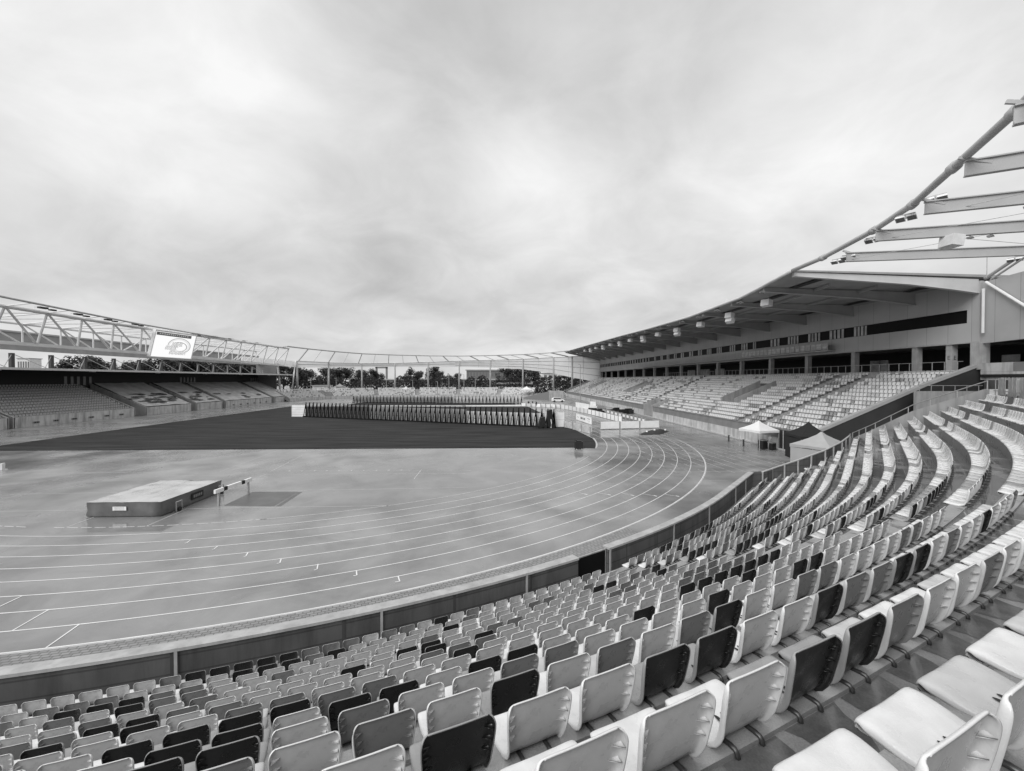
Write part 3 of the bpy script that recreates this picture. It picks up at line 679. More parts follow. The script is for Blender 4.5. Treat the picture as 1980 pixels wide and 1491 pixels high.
# press balcony along the facade
mb = MB(); ya, yb = AX(1604, 690, FX - .9).y, 78.0
mb.box((FX - .62, (ya + yb) / 2, 12.15), (1.2, yb - ya, .18)); part(mb, 'balcony_floor', MT['post'], main)
mb = MB(); y = ya
while y < yb: mb.box((FX - 1.2, y, 12.75), (.05, .05, 1.05)); y += 1.1
for z in (12.5, 12.85, 13.24): mb.beam((FX - 1.2, ya, z), (FX - 1.2, yb, z), .05, .05)
part(mb, 'balcony_rail', MT['rail'], main)
mb = MB()
y = ya + .1
while y < ya + 21: mb.box((FX - 1.12, y + .5, 12.78), (.03, .96, .85)); y += 1.1
part(mb, 'balcony_screen', MT['pane'], main)
# columns
colys = [-11.15, -2.85, 5.65, 14.4, 23.3, 32.2, 41.3, 50.8, 60.2, 69.7, 79.3, 89.2, 99.2, 109, 119, 129, 138]
for i, y in enumerate([YN - .1, -14.8] + colys):
    w = .95 if i == 0 else .62
    mb = MB(); mb.box((XC + .25, y, (8.4 + ZB - .14) / 2 + (0 if i else .3)), (w, w, ZB - .14 - 8.4 - (0 if i else .6))); part(mb, 'column', MT['column'], main)
for yy in (-14.72, ):
    for dx, rot in ((0, 0),):
        cu = bpy.data.curves.new('letter', 'FONT'); cu.body = 'E'; cu.size = .62; cu.align_x = 'CENTER'; to = bpy.data.objects.new('t', cu); col.objects.link(to)
        dg = bpy.context.evaluated_depsgraph_get(); me = bpy.data.meshes.new_from_object(to.evaluated_get(dg)); bpy.data.objects.remove(to)
        for nm, T in (('a', Matrix.Translation((XC + .25, -14.8 - .325, 10.1)) @ Matrix.Rotation(pi / 2, 4, 'X')), ('b', Matrix.Translation((XC + .25 - .325, -14.8, 10.1)) @ Matrix.Rotation(-pi / 2, 4, 'Z') @ Matrix.Rotation(pi / 2, 4, 'X'))):
            m2 = me.copy(); m2.transform(T); m2.materials.clear(); m2.materials.append(MT['black']); m2.transform(Matrix.Translation(-main.location)); link('letter', m2, main)
# concourse front: low parapet, rail posts, a few seats and lit doors behind
mb = MB(); openings = sorted([-3.0 + 8.75 * k + 4.6 for k in (0, 2, 4, 6, 9, 12)])
y = YN + .4
for o_ in openings + [YF]:
    mb.box((69.6, (y + o_ - .8) / 2, 8.45), (.16, o_ - .8 - y, .95)); y = o_ + .8
part(mb, 'concourse_parapet', MT['conc'], main)
mb = MB(); y = YN + 1
while y < 60: mb.box((69.6, y, 9.4), (.05, .05, .95)); y += 1.25
mb.beam((69.6, YN + .5, 9.86), (69.6, 60, 9.86), .04, .04); part(mb, 'concourse_rail', MT['rail'], main)
for px, w in ((1683, 20), (1700, 18), (1383, 18), (1350, 22), (1330, 14)):
    pa, pb = AX(px, 700, 79.5), AX(px + w, 700, 79.5); mb = MB(); mb.box((79.5, (pa.y + pb.y) / 2, 10.0), (.08, abs(pa.y - pb.y), 1.7)); part(mb, 'concourse_window', MT['pane'], main)
# roof
RE = [(51.2, YN - .4, 18.7), (53.2, -6.5, 18.45), (53.9, 10, 18.4), (54.0, 30, 18.85), (54.0, 48.2, 19.4), (54.0, 90, 20.4), (54.0, YF + .5, 21.5)]
def redge(y):
    for (x0, y0, z0), (x1, y1, z1) in zip(RE, RE[1:]):
        if y <= y1: f = max(0, (y - y0) / (y1 - y0)); return x0 + (x1 - x0) * f, z0 + (z1 - z0) * f
    return RE[-1][0], RE[-1][2]
RX, RZ = 71.0, 18.1
def rz_(y): return RZ + max(0, redge(y)[1] - 18.6) * .12
mb = MB(); rings = []
ys = [YN - .4 + (YF + .9 - YN) * i / 40 for i in range(41)]
for y in ys:
    x, z = redge(y); zr = rz_(y); rings.append([(x, y, z - .02), (RX + 8, y, zr - .05), (RX + 8, y, zr + .25), (x, y, z + .12)])
mb.sweep(rings); roof = part(mb, 'roof_slab', MT['roofu'], main)
mb = MB(); mb.sweep([[(redge(y)[0] - .12, y, redge(y)[1] + .02), (redge(y)[0] + .10, y, redge(y)[1] + .02), (redge(y)[0] + .10, y, redge(y)[1] + .22), (redge(y)[0] - .12, y, redge(y)[1] + .22)] for y in ys]); part(mb, 'roof_edge_trim', MT['roofedge'], main)
def roofbeam(y, m, nm, w=.28, deep=1.0):
    x, z = redge(y); zr = rz_(y); P = []
    for t, d in ((0, .42), (.33, .62), (.62, .80), (.85, 1.15), (1, 1.45)):
        P.append((x + (FX - x) * t, z - .03 + (zr - z) * t, d * deep))
    mb = MB(); mb.sweep([[(p[0], y - w / 2, p[1] - p[2]), (p[0], y + w / 2, p[1] - p[2]), (p[0], y + w / 2, p[1]), (p[0], y - w / 2, p[1])] for p in P])
    mb.sweep([[(p[0], y - w, p[1] - p[2] - .06), (p[0], y + w, p[1] - p[2] - .06), (p[0], y + w, p[1] - p[2] - .01), (p[0], y - w, p[1] - p[2] - .01)] for p in P])
    return part(mb, nm, m, main)
for y in colys: roofbeam(y, MT['beam'], 'roof_beam')
roofbeam(YN - .15, MT['endbeam'], 'end_beam', .22, .95); roofbeam(YF + .1, MT['beam'], 'end_beam', .3)
for f in (.33, .62):
    mb = MB(); mb.sweep([[(redge(y)[0] + (FX - redge(y)[0]) * f + dx, y, redge(y)[1] + (rz_(y) - redge(y)[1]) * f - dz) for dx, dz in ((-.08, .34), (.08, .34), (.08, .06), (-.08, .06))] for y in ys[1:]]); part(mb, 'roof_purlin', MT['beam'], main)
for i, y in enumerate([YN + 3.2] + [c + 4.4 for c in colys]):
    for f, dx in ((.20, .9), (.93, .8)):
        x, z = redge(y); xx = x + (FX - x) * f; zz = z + (rz_(y) - z) * f - .09; mb = MB(); mb.box((xx, y, zz), (dx, 5.2 if y < YN + 4 else 7.2, .05)); part(mb, 'soffit_slot', MT['black'], main)
# floodlights and loudspeakers hanging from the roof edge
fl_n = sp_n = 0
def floodlight(loc, rz, lab, grp):
    o = empty('floodlight', lab, 'floodlight', loc, rz, grp); o.scale = (.95,) * 3
    mb = MB(); mb.box((0, 0, -.06), (.9, .10, .10)); mb.tube((0, 0, 0), (0, 0, -.3), .04); link('bracket', mb.mesh('bracket', MT['rail']), o)
    for sx in (-.28, .28):
        mb = MB(); c, s_ = cos(.6), sin(.6)
        mb.hexa([(sx - .24, -.20, -.42), (sx + .24, -.20, -.42), (sx + .24, .24, -.24), (sx - .24, .24, -.24)], [(sx - .22, -.26, -.32), (sx + .22, -.26, -.32), (sx + .22, .18, -.12), (sx - .22, .18, -.12)])
        link('lamp_head', mb.mesh('lamp_head', MT['lamp']), o)
        mb = MB(); mb.quad((sx - .20, -.185, -.424), (sx - .20, .215, -.258), (sx + .20, .215, -.258), (sx + .20, -.185, -.424)); link('lens', mb.mesh('lens', MT['glassg']), o)
    return o
def loudspeaker(loc, rz, lab, grp, s=1.0, n=2):
    o = empty('loudspeaker', lab, 'loudspeaker', loc, rz, grp)
    mb = MB(); mb.tube((0, 0, .5), (0, 0, 0), .03); mb.box((0, 0, .02), (.5 * s, .08, .06)); link('hanger', mb.mesh('hanger', MT['rail']), o)
    for i in range(n):
        t = .18 + .28 * i; mb = MB(); c, s_ = cos(t), sin(t); z0 = -.05 - i * .62 * s; y0 = -.16 * i * s
        P = [(-.45, 0), (.45, 0), (.36, .55), (-.36, .55)]
        def T(x, y, z): return (x * s, y0 + (y * c - z * s_) * s, z0 + (y * s_ + z * c) * s)
        mb.hexa([T(x, y, -.58) for x, y in P], [T(x, y, 0) for x, y in P]); link('cabinet', mb.mesh('cabinet', MT['speaker']), o)
    return o
prev = None
k_ = 0
for i, px in enumerate((1488, 1448, 1410, 1380, 1355, 1332, 1312, 1292, 1275, 1258, 1243, 1228, 1214, 1202, 1190, 1180, 1170, 1160)):
    y = [-10.5 + 6.1 * i][0]
    x, z = redge(y)
    floodlight((x + .35, y, z - .1), pi / 2, 'twin floodlight under the main roof edge, %s one counted from the near end' % nth(i + 1), 'floodlights under the roof edge')
for i in range(13):
    y = -9.0 + 9.2 * i; x, z = redge(y)
    loudspeaker((x + 1.6, y, z - 1.0), pi / 2 + .5, 'pale hanging loudspeaker under the main roof, %s one from the near end' % nth(i + 1), 'loudspeakers under the main roof', 1.25 if i % 2 else 1.3, 2 if i % 2 else 1)
# seats of the main stand
sb = MB()
def tinyseat():
    m = MB(); P = [(.36, .02, .17), (.37, .08, .2), (.1, .06, .2), (.01, .10, .19), (-.03, .26, .2), (-.06, .42, .19)]
    m.strip([(-w, y, z) for y, z, w in P], [(w, y, z) for y, z, w in P]); m.mi = [0] * 5
    m.cur = 1; m.strip([(w * .97, y - .05, z - .015) for y, z, w in P], [(-w * .97, y - .05, z - .015) for y, z, w in P]); return m
tiny = tinyseat(); items = []
for j in range(ROWS):
    y = YN + .9; run = 0; tone = 0; z = mz(j) + .36; x = mxx(j) + .34
    while y < YF - .5:
        if run <= 0:
            r_ = rng.random(); tone = 0 if r_ < .68 else 1 if r_ < .84 else 2; run = rng.choice((1, 1, 2, 3, 4, 5)) if tone == 0 else rng.choice((1, 1, 2, 2, 3))
        run -= 1
        skip = any(abs(y - a) < .75 for a in AISLES) or any(abs(y - c) < w / 2 + .25 and a <= j < b for c, w, a, b in VOM) or (j < 3 and abs(y - GATEY[0]) < GATEY[1] / 2 + .2)
        if not skip: items.append(((x, y, z), pi / 2, tone))
        y += .50
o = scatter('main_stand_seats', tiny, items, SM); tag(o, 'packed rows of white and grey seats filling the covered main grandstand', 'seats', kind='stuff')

# ------------------------------------------------------------------ roof ring: tube, beams and rear facade round the near corner
ring = empty('roof_ring', 'pale steel roof ring with round front tube carried past the stand roofs', 'roof ring', (60, -30, 0))
tubeN = [(51.0, YN - .4, 18.75), (50.2, -22.5, 18.6), (48.66, -28.98, 18.6), (47.1, -33.21, 18.6), (44.79, -37.48, 18.6), (42.52, -41.67, 18.6), (40.2, -45.2, 18.6), (36.5, -49, 18.6), (31, -53.2, 18.6), (24, -57.6, 18.6), (14, -61, 18.6)]
TN_ = [Vector(p) for p in tubeN]
mb = MB(); mb.pipe(TN_, .19, 14); part(mb, 'front_tube', MT['tube'], ring, True)
mb = MB(); rr = [Vector((redge(y)[0] - .35, y, redge(y)[1] + .0)) for y in ys]; mb.pipe(rr, .17, 10); part(mb, 'front_tube', MT['endbeam'], ring, True)
for p, q in zip(TN_[1:6], TN_[2:7]):
    d = (q - p).normalized(); mb = MB(); mb.tube(p - d * .28, p + d * .24, .255, 14); part(mb, 'tube_collar', MT['tube'], ring, True)
def ibeam(p, q, h, w, m, nm, t=.05):
    d = (Vector(q) - Vector(p)).normalized(); up = Vector((0, 0, 1)); mb = MB()
    mb.beam(p, q, .07, h); mb.beam(Vector(p) + up * (h / 2 + .03), Vector(q) + up * (h / 2 + .03), w, .06); mb.beam(Vector(p) - up * (h / 2 + .03), Vector(q) - up * (h / 2 + .03), w, .06)
    return part(mb, nm, m, ring)
BE = [((50.45, -24.6, 18.0), (.968, -.25)), ((48.3, -29.5, 18.0), (.945, -.33)), ((46.9, -34.1, 18.0), (.91, -.42)), ((44.2, -38.45, 18.0), (.86, -.51)), ((41.6, -42.3, 18.0), (.80, -.6))]
for p, d in BE:
    q = (p[0] + d[0] * 17, p[1] + d[1] * 17, 17.6); ibeam(p, q, .62, .28, MT['ringbeam'], 'ring_beam')
    mb = MB(); pv_ = Vector(p); mb.beam(pv_ + Vector((-.25, .05, .55)), pv_ + Vector((d[0] * .9, d[1] * .9, .1)), .10, .14); part(mb, 'beam_bracket', MT['ringbeam'], ring)
mb = MB()
for a, b, f0, f1 in ((0, 1, .02, .55), (1, 2, .05, .75), (2, 3, .1, .9), (1, 0, .15, .8), (2, 1, .3, .95)):
    p = Vector(BE[a][0]) + Vector(BE[a][1] + (0,)) * 17 * f0; q = Vector(BE[b][0]) + Vector(BE[b][1] + (0,)) * 17 * f1; p.z -= .2; q.z -= .1; mb.tube(p, q, .018, 5)
part(mb, 'tie_rod', MT['rail'], ring)
# rear facade turning the corner
A_, B_ = Vector((70.35, YN - .42, 0)), Vector((68.4, -30, 0))
mb = MB(); n_ = (B_ - A_).cross(Vector((0, 0, 1))).normalized() * -.3
mb.hexa([A_ + Vector((0, 0, 11.6)), B_ + Vector((0, 0, 11.9)), B_ + n_ + Vector((0, 0, 11.9)), A_ + n_ + Vector((0, 0, 11.6))], [A_ + Vector((0, 0, 17.7)), B_ + Vector((0, 0, 18.2)), B_ + n_ + Vector((0, 0, 18.2)), A_ + n_ + Vector((0, 0, 17.7))]); part(mb, 'rear_facade', MT['clad'], ring)
mb = MB(); a = A_.lerp(B_, .05); b = A_.lerp(B_, .55); mb.tube((a.x - .25, a.y, 17.6), (b.x - .25, b.y, 12.3), .13, 8); part(mb, 'facade_brace', MT['truss'], ring)
mb = MB(); a = A_.lerp(B_, .035); mb.tube((a.x - .3, a.y, 12.6), (a.x - .3, a.y, 17.0), .12, 8); part(mb, 'facade_post', MT['truss'], ring)
mb = MB(); mb.tube((70.6, YN - .5, 18.1), (68.4, -25, 20.6), .16, 8); mb.tube((70.3, YN - 1.2, 17.8), (68.1, -25.4, 20.2), .10, 8); part(mb, 'rear_tube', MT['tube'], ring)
mb = MB(); mb.tube((69.5, YN - 1.5, 17.9), (69.5, YN - 1.5, 20.3), .03, 6); part(mb, 'rod', MT['rail'], ring)
for i, (p, rz) in enumerate([((TN_[2] + Vector((.8, .9, -.15))), .6), ((TN_[2] + Vector((.5, -.3, -.3))), .6), ((TN_[1] + Vector((1.0, -.4, -.2))), .6), (TN_[3] + Vector((.3, .7, -.3)), .6), (TN_[3] + Vector((.9, -.5, .35)), .6), ((Vector((69.2, -21.2, 19.2))), .6), (TN_[1] + Vector((.6, -1.9, -.3)), .6)]):
    floodlight(p, rz + pi / 2, ['twin floodlight clamped to third tube joint, upper head pair', 'twin floodlight below the third tube joint from the roof', 'twin floodlight at the tube joint nearest the stand roof', 'twin floodlight hanging beneath the higher tube joint, lower of two', 'twin floodlight on the higher tube joint, upper of two', 'floodlight on the rear tube above the facade corner', 'twin floodlight just above the first ring beam end'][i], 'floodlights on the roof ring')
q = Vector(BE[1][0]) + Vector(BE[1][1] + (0,)) * 4.4
loudspeaker(q + Vector((0, 0, -.5)), pi / 2, 'single pale loudspeaker hanging from the second open ring beam', None, 1.25, 1)
for i, (b, f) in enumerate(((1, .36), (2, .25), (1, .30))):
    q = Vector(BE[b][0]) + Vector(BE[b][1] + (0,)) * 17 * f; o = empty('spotlight', ['small spotlight under the second open ring beam, beside the loudspeaker', 'small spotlight under the third open ring beam', 'tiny spotlight nearest the hanging loudspeaker'][i], 'spotlight', q + Vector((0, 0, -.5)), .4)
    mb = MB(); mb.hexa([(-.2, -.1, -.25), (.2, -.14, -.2), (.2, .12, -.2), (-.2, .1, -.25)], [(-.22, -.14, -.12), (.2, -.1, -.08), (.2, .1, -.08), (-.22, .12, -.12)]); link('lamp_head', mb.mesh('lamp_head', MT['greyp']), o)
    mb = MB(); mb.tube((0, 0, .06), (0, 0, -.15), .03, 6); link('bracket', mb.mesh('bracket', MT['rail']), o)
# corner balcony and undercroft
cb = empty('corner_balcony', 'stained concrete balcony and dark undercroft at the corner beside the main stand', 'balcony', (68, -24, 0))
a, b = Vector((70.3, YN - .45, 0)), Vector((68.4, -30, 0))
def slab(mb, a, b, z0, z1, t, z0b=None, z1b=None):
    n_ = (b - a).cross(Vector((0, 0, 1))).normalized() * -t; z0b = z0 if z0b is None else z0b; z1b = z1 if z1b is None else z1b
    mb.hexa([a + Vector((0, 0, z0)), b + Vector((0, 0, z0b)), b + n_ + Vector((0, 0, z0b)), a + n_ + Vector((0, 0, z0))], [a + Vector((0, 0, z1)), b + Vector((0, 0, z1b)), b + n_ + Vector((0, 0, z1b)), a + n_ + Vector((0, 0, z1))])
mb = MB(); slab(mb, a, b, 7.95, 8.75, .25); part(mb, 'balcony_beam', MT['paleconc'], cb)
mb = MB(); slab(mb, a, a.lerp(b, .24), 8.76, 9.62, .2); part(mb, 'balcony_parapet', MT['paleconc'], cb)
mb = MB(); slab(mb, a.lerp(b, .245), b, 8.76, 9.62, .2); part(mb, 'balcony_parapet', MT['greyp'], cb)
mb = MB(); mb.hexa([(70.1, YN - .6, 8.2), (68.6, -30, 8.2), (80, -30, 8.2), (80, YN - .6, 8.2)], [(70.1, YN - .6, 8.5), (68.6, -30, 8.5), (80, -30, 8.5), (80, YN - .6, 8.5)]); mb.hexa([(71.2, YN - .6, 11.7), (69.3, -30, 11.7), (80, -30, 11.7), (80, YN - .6, 11.7)], [(71.2, YN - .6, 11.9), (69.3, -30, 11.9), (80, -30, 11.9), (80, YN - .6, 11.9)]); part(mb, 'floor_slab', MT['dark'], cb)
mb = MB(); mb.box((79, -24, 6), (.3, 14, 12)); part(mb, 'rear_wall', MT['dark'], cb)
for i, px in enumerate((1943, 1960)):
    c = AX(px, 680, 78.5); mb = MB(); mb.box((78.7, c.y, 10.0), (.1, .8, 1.5)); part(mb, 'window_pane', MT['pane'], cb)
mb = MB(); mb.box((69.6, -21.3, 4.2), (.75, .75, 7.5)); part(mb, 'pillar', MT['column'], cb)
tag(cb, None, None)
# side wall closing the rows of the curved stand
sw = empty('side_wall', 'sloping concrete side wall with handrail at the far end of the curved rows', 'wall', (54.6, -25, 0))
mb = MB(); e = [(-20.6, 2.75), (-22.4, 3.65), (-26.2, 5.75), (-31.0, 7.6)]
for (y0, z0), (y1, z1) in zip(e, e[1:]): mb.hexa([(54.5, y1, -.02), (54.85, y1, -.02), (54.85, y0, -.02), (54.5, y0, -.02)], [(54.5, y1, z1 - .25), (54.85, y1, z1 - .25), (54.85, y0, z0 - .25), (54.5, y0, z0 - .25)])
part(mb, 'wall_body', MT['conc'], sw)
mb = MB(); pts = [(54.7, y, z + .30) for y, z in e]; mb.pipe(pts, .035, 8)
for i in range(9):
    f = i / 8 * 2.999; j = int(f); u = f - j; y = e[j][0] + (e[j + 1][0] - e[j][0]) * u; z = e[j][1] + (e[j + 1][1] - e[j][1]) * u; mb.tube((54.7, y, z - .3), (54.7, y, z + .3), .03, 6)
part(mb, 'handrail', MT['rail'], sw)
# guard rail in front of the lowest rows at the end of the bend
gr = empty('guard_rail', 'galvanised guard rail with infill panels running from the parapet up to the side wall', 'railing', (46, -26, 0))
gp = [Vector(p) for p in ((41.6, -27.6, 1.08), (42.9, -26.7, 1.12), (45.0, -26.6, 1.75), (47.4, -26.3, 2.45), (49.6, -25.3, 2.95), (51.9, -23.4, 3.15), (54.5, -20.6, 2.95))]
mb = MB(); mb.pipe(gp, .06, 8); part(mb, 'top_rail', MT['post'], gr, True)
for p, q in zip(gp, gp[1:]):
    mb = MB(); mb.hexa([(p.x, p.y, p.z - 1.25), (q.x, q.y, q.z - 1.25), (q.x + .03, q.y + .03, q.z - 1.25), (p.x + .03, p.y + .03, p.z - 1.25)], [(p.x, p.y, p.z - .08), (q.x, q.y, q.z - .08), (q.x + .03, q.y + .03, q.z - .08), (p.x + .03, p.y + .03, p.z - .08)]); part(mb, 'infill_panel', MT['wall'], gr)
    for f in (.02, .5):
        c = p.lerp(q, f); mb = MB(); mb.box((c.x + .02, c.y - .06, c.z - .68), (.09, .09, 1.3), .5); part(mb, 'post', MT['post'], gr)
# fence of upright boards behind the top row
sf = empty('slat_fence', 'row of upright weathered boards standing behind the top row at right', 'fence', (52, -36, 0))
mb = MB(); r_ = rb(16) - .35
t = 2.0; i = 0
while t < 14.5:
    p = path(r_, t)
    if (i % 9) not in (5, 6): mb = MB(); mb.box((p[0], p[1], 7.02 + .5 + rng.uniform(-.04, .04)), (.15, .03, 1.1), A0); part(mb, 'board', MT['railwood'], sf)
    t += .26 if i % 3 else .34; i += 1
mb = MB(); p, q = path(r_ + .03, 2), path(r_ + .03, 15); mb.beam(p + (7.25,), q + (7.25,), .04, .06); part(mb, 'rail', MT['rail'], sf)
rw = empty('passage_wall', 'stained concrete wall with rail at the back of the passage beside the black end wall', 'wall', (64.5, -18.6, 0))
mb = MB(); mb.box((66.0, -18.5, 3.45), (6.4, .3, 6.8)); part(mb, 'wall_body', MT['conc'], rw)
mb = MB()
for i in range(6): mb.tube((63.0 + i * 1.2, -18.7, 6.8), (63.0 + i * 1.2, -18.7, 7.4), .025, 6)
mb.tube((62.8, -18.7, 7.4), (69.4, -18.7, 7.4), .03, 6); part(mb, 'handrail', MT['rail'], rw)

# ------------------------------------------------------------------ far end of the ring
far = empty('far_canopy', 'slender pale canopy ring on tall posts around the far end of the stadium', 'canopy', DP(830, 200))
PST = [(575, 169, 698, 711), (636, 185, 701, 710.5), (700, 195, 702.5, 709.5), (764, 202, 702, 709.5), (828, 206, 700, 709), (888, 208, 697.5, 709.5), (948, 208, 696, 711), (1011, 206, 694, 714), (1070, 203, 690.5, 722), (1106, 200, 689.5, 730), (1166, 196, 688, 741)]
TBE = [(548, 131, 669), (600, 145, 675), (650, 159, 680), (700, 171, 684), (764, 180, 686.5), (828, 187, 688), (888, 190, 688.5), (948, 192, 687.5), (1011, 192, 685.5), (1060, 190, 682.5), (1101, 188.5, 678)]
def interp(tab, px, i):
    for a, b in zip(tab, tab[1:]):
        if px <= b[0]: f = (px - a[0]) / (b[0] - a[0]); return a[i] + (b[i] - a[i]) * f
    return tab[-1][i]
def tb(px): return DP(px, interp(TBE, px, 1), interp(TBE, px, 2))
def rt(px, i=2): return DP(px, interp(PST, px, 1), interp(PST, px, i))
mb = MB(); mb.pipe([Vector((-48.8, 77.8, 18.6))] + [tb(556 + (1101 - 556) * i / 60) for i in range(61)], .22, 8); part(mb, 'front_tube', MT['tube'], far)
mb = MB(); pxs = [575 + (1166 - 575) * i / 60 for i in range(61)]
mb.strip([rt(p) for p in pxs], [rt(p, 3) for p in pxs]); part(mb, 'facade_band', MT['clad2'], far)
mb = MB(); mb.pipe([rt(p) + Vector((0, -.2, .0)) for p in pxs], .20, 6); part(mb, 'rear_tube', MT['truss'], far)
mb = MB()
for f in (.25, .5, .75):
    mb.pipe([rt(p).lerp(rt(p, 3), f) + Vector((0, -.12, 0)) for p in pxs if p > 880 or f == .5], .11, 5)
part(mb, 'facade_rail', MT['beam'], far)
for i in range(20):
    a = tb(596 + (1090 - 596) * i / 19); b = rt(577 + (1128 - 577) * i / 19); mb = MB(); mb.beam(a, b, .22 if i % 2 == 0 else .12, .45 if i % 2 == 0 else .25); part(mb, 'rafter', MT['beam'] if i % 2 == 0 else MT['truss'], far)
    if i >= 12:
        mb = MB(); c = rt(577 + (1128 - 577) * i / 19, 3); mb.tube(b, c, .14, 6); part(mb, 'facade_mullion', MT['truss'], far)
for i, (px, D, y0, y1) in enumerate(PST[:-1]):
    p = DP(px, D, y0); p.y -= .3; mb = MB(); mb.tube((p.x, p.y, 0), (p.x, p.y, p.z), .62 if px < 660 else .5, 10, .30); part(mb, 'post', MT['column'], far, True)
    if px == 575: mb = MB(); mb.tube((p.x - 1.6, p.y - 2, 0), (p.x - .4, p.y - .3, p.z), .25, 8); part(mb, 'post', MT['truss'], far, True)
# far terrace with its seats
ft = empty('far_terrace', 'low far terrace of concrete steps carrying white seats', 'terrace', DP(830, 188))
FTP = [(545, 148), (562, 152), (640, 170), (720, 180), (800, 186), (880, 189), (960, 189), (1035, 184)]
pts = [DP(560 + (1030 - 560) * i / 60, interp(FTP, 560 + (1030 - 560) * i / 60, 1)) for i in range(61)]
nrm = []
for i, p in enumerate(pts):
    d = (pts[min(i + 1, 60)] - pts[max(i - 1, 0)]).normalized(); nrm.append(Vector((-d.y, d.x, 0)))
stp = MB(); fw = MB(); items = []
fw.sweep([[p - n * .3 + Vector((0, 0, 0)), p + Vector((0, 0, 0)), p + Vector((0, 0, 1.1)), p - n * .3 + Vector((0, 0, 1.1))] for p, n in zip(pts, nrm)])
for j in range(8):
    z = .75 + .40 * j; stp.sweep([[p + n * (.01 + .82 * j) + Vector((0, 0, z - 1)), p + n * (.82 * (j + 1)) + Vector((0, 0, z - 1)), p + n * (.82 * (j + 1)) + Vector((0, 0, z)), p + n * (.01 + .82 * j) + Vector((0, 0, z))] for p, n in zip(pts, nrm)])
    L_ = 0; tone = 0; run = 0
    for i in range(60):
        a, b = pts[i] + nrm[i] * (.82 * j + .55), pts[i + 1] + nrm[i + 1] * (.82 * j + .55); l = (b - a).length; k = max(1, int(l / .52))
        if i in (9, 10, 21, 31, 41, 51) and (i != 10 or j < 4): continue
        for q in range(k):
            if run <= 0: r_ = rng.random(); tone = 0 if r_ < .68 else 1 if r_ < .76 else 2; run = rng.choice((1, 1, 2, 3)) if tone == 0 else 1
            run -= 1; c = a.lerp(b, (q + .5) / k); items.append(((c.x, c.y, z + .38), atan2(-nrm[i].x, nrm[i].y) * 1.0 + pi, tone))
part(stp, 'steps', MT['conc'], ft); part(fw, 'front_wall', MT['paleconc'], ft)
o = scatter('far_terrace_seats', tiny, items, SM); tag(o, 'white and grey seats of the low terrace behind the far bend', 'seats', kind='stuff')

# ------------------------------------------------------------------ old stand on the left
old = empty('old_grandstand', 'old low concrete grandstand at left with flat roof and tarpaulin covered steps', 'grandstand', (-64, 45, 0))
WX = -57.0
SECT = [(-8, 10.6, 'seats'), (11.4, 33.4, 'seats'), (36.3, 49.6, 'tarp'), (51.6, 61.4, 'tarp'), (62.8, 86.5, 'tarp'), (88.2, 100.4, 'tarp')]
NR, DX, DZ = 12, .95, .44
items = []
for si, (a, b, kd) in enumerate(SECT):
    mb = MB(); mb.box((WX - .15, (a + b) / 2, .88), (.3, b - a, 1.8)); part(mb, 'front_wall', MT['oldconc'], old)
    mb = MB()
    for j in range(NR):
        x0 = WX - .3 - DX * j; z = 1.5 + DZ * j; mb.hexa([(x0 - DX, a, z - 1.4), (x0, a, z - 1.4), (x0, b, z - 1.4), (x0 - DX, b, z - 1.4)], [(x0 - DX, a, z), (x0, a, z), (x0, b, z), (x0 - DX, b, z)])
    part(mb, 'steps', MT['conc'], old)
    if kd == 'seats':
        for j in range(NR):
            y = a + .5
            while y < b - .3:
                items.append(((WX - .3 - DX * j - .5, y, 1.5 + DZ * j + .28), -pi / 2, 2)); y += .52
    for y in (a, b):
        mb = MB(); e = [(WX, 0), (WX - 12, 0), (WX - 12, 1.7 + DZ * 12.3), (WX, 1.8)]
        mb.hexa([(x, y - .12, z) for x, z in e], [(x, y + .12, z) for x, z in e]); part(mb, 'cheek_wall', MT['conc'], old)
    for i in range(6):
        if kd == 'seats' or si == 4:
            y = a + (b - a) * (i + 1) / 7; mb = MB(); mb.box((WX + .02, y, .72 if kd == 'seats' else .5), (.10, 1.0 if kd == 'seats' else .8, .34)); part(mb, 'wall_vent', MT['greyp'], old)
            mb = MB(); mb.box((WX + .06, y - .18, .72 if kd == 'seats' else .5), (.06, .26, .2)); mb.box((WX + .06, y + .18, .72 if kd == 'seats' else .5), (.06, .26, .2)); part(mb, 'vent_grille', MT['dark'], old)
o = scatter('old_stand_seats', tiny, items, SM); tag(o, 'dull grey seats in shade under the flat roof of the old stand', 'seats', kind='stuff')
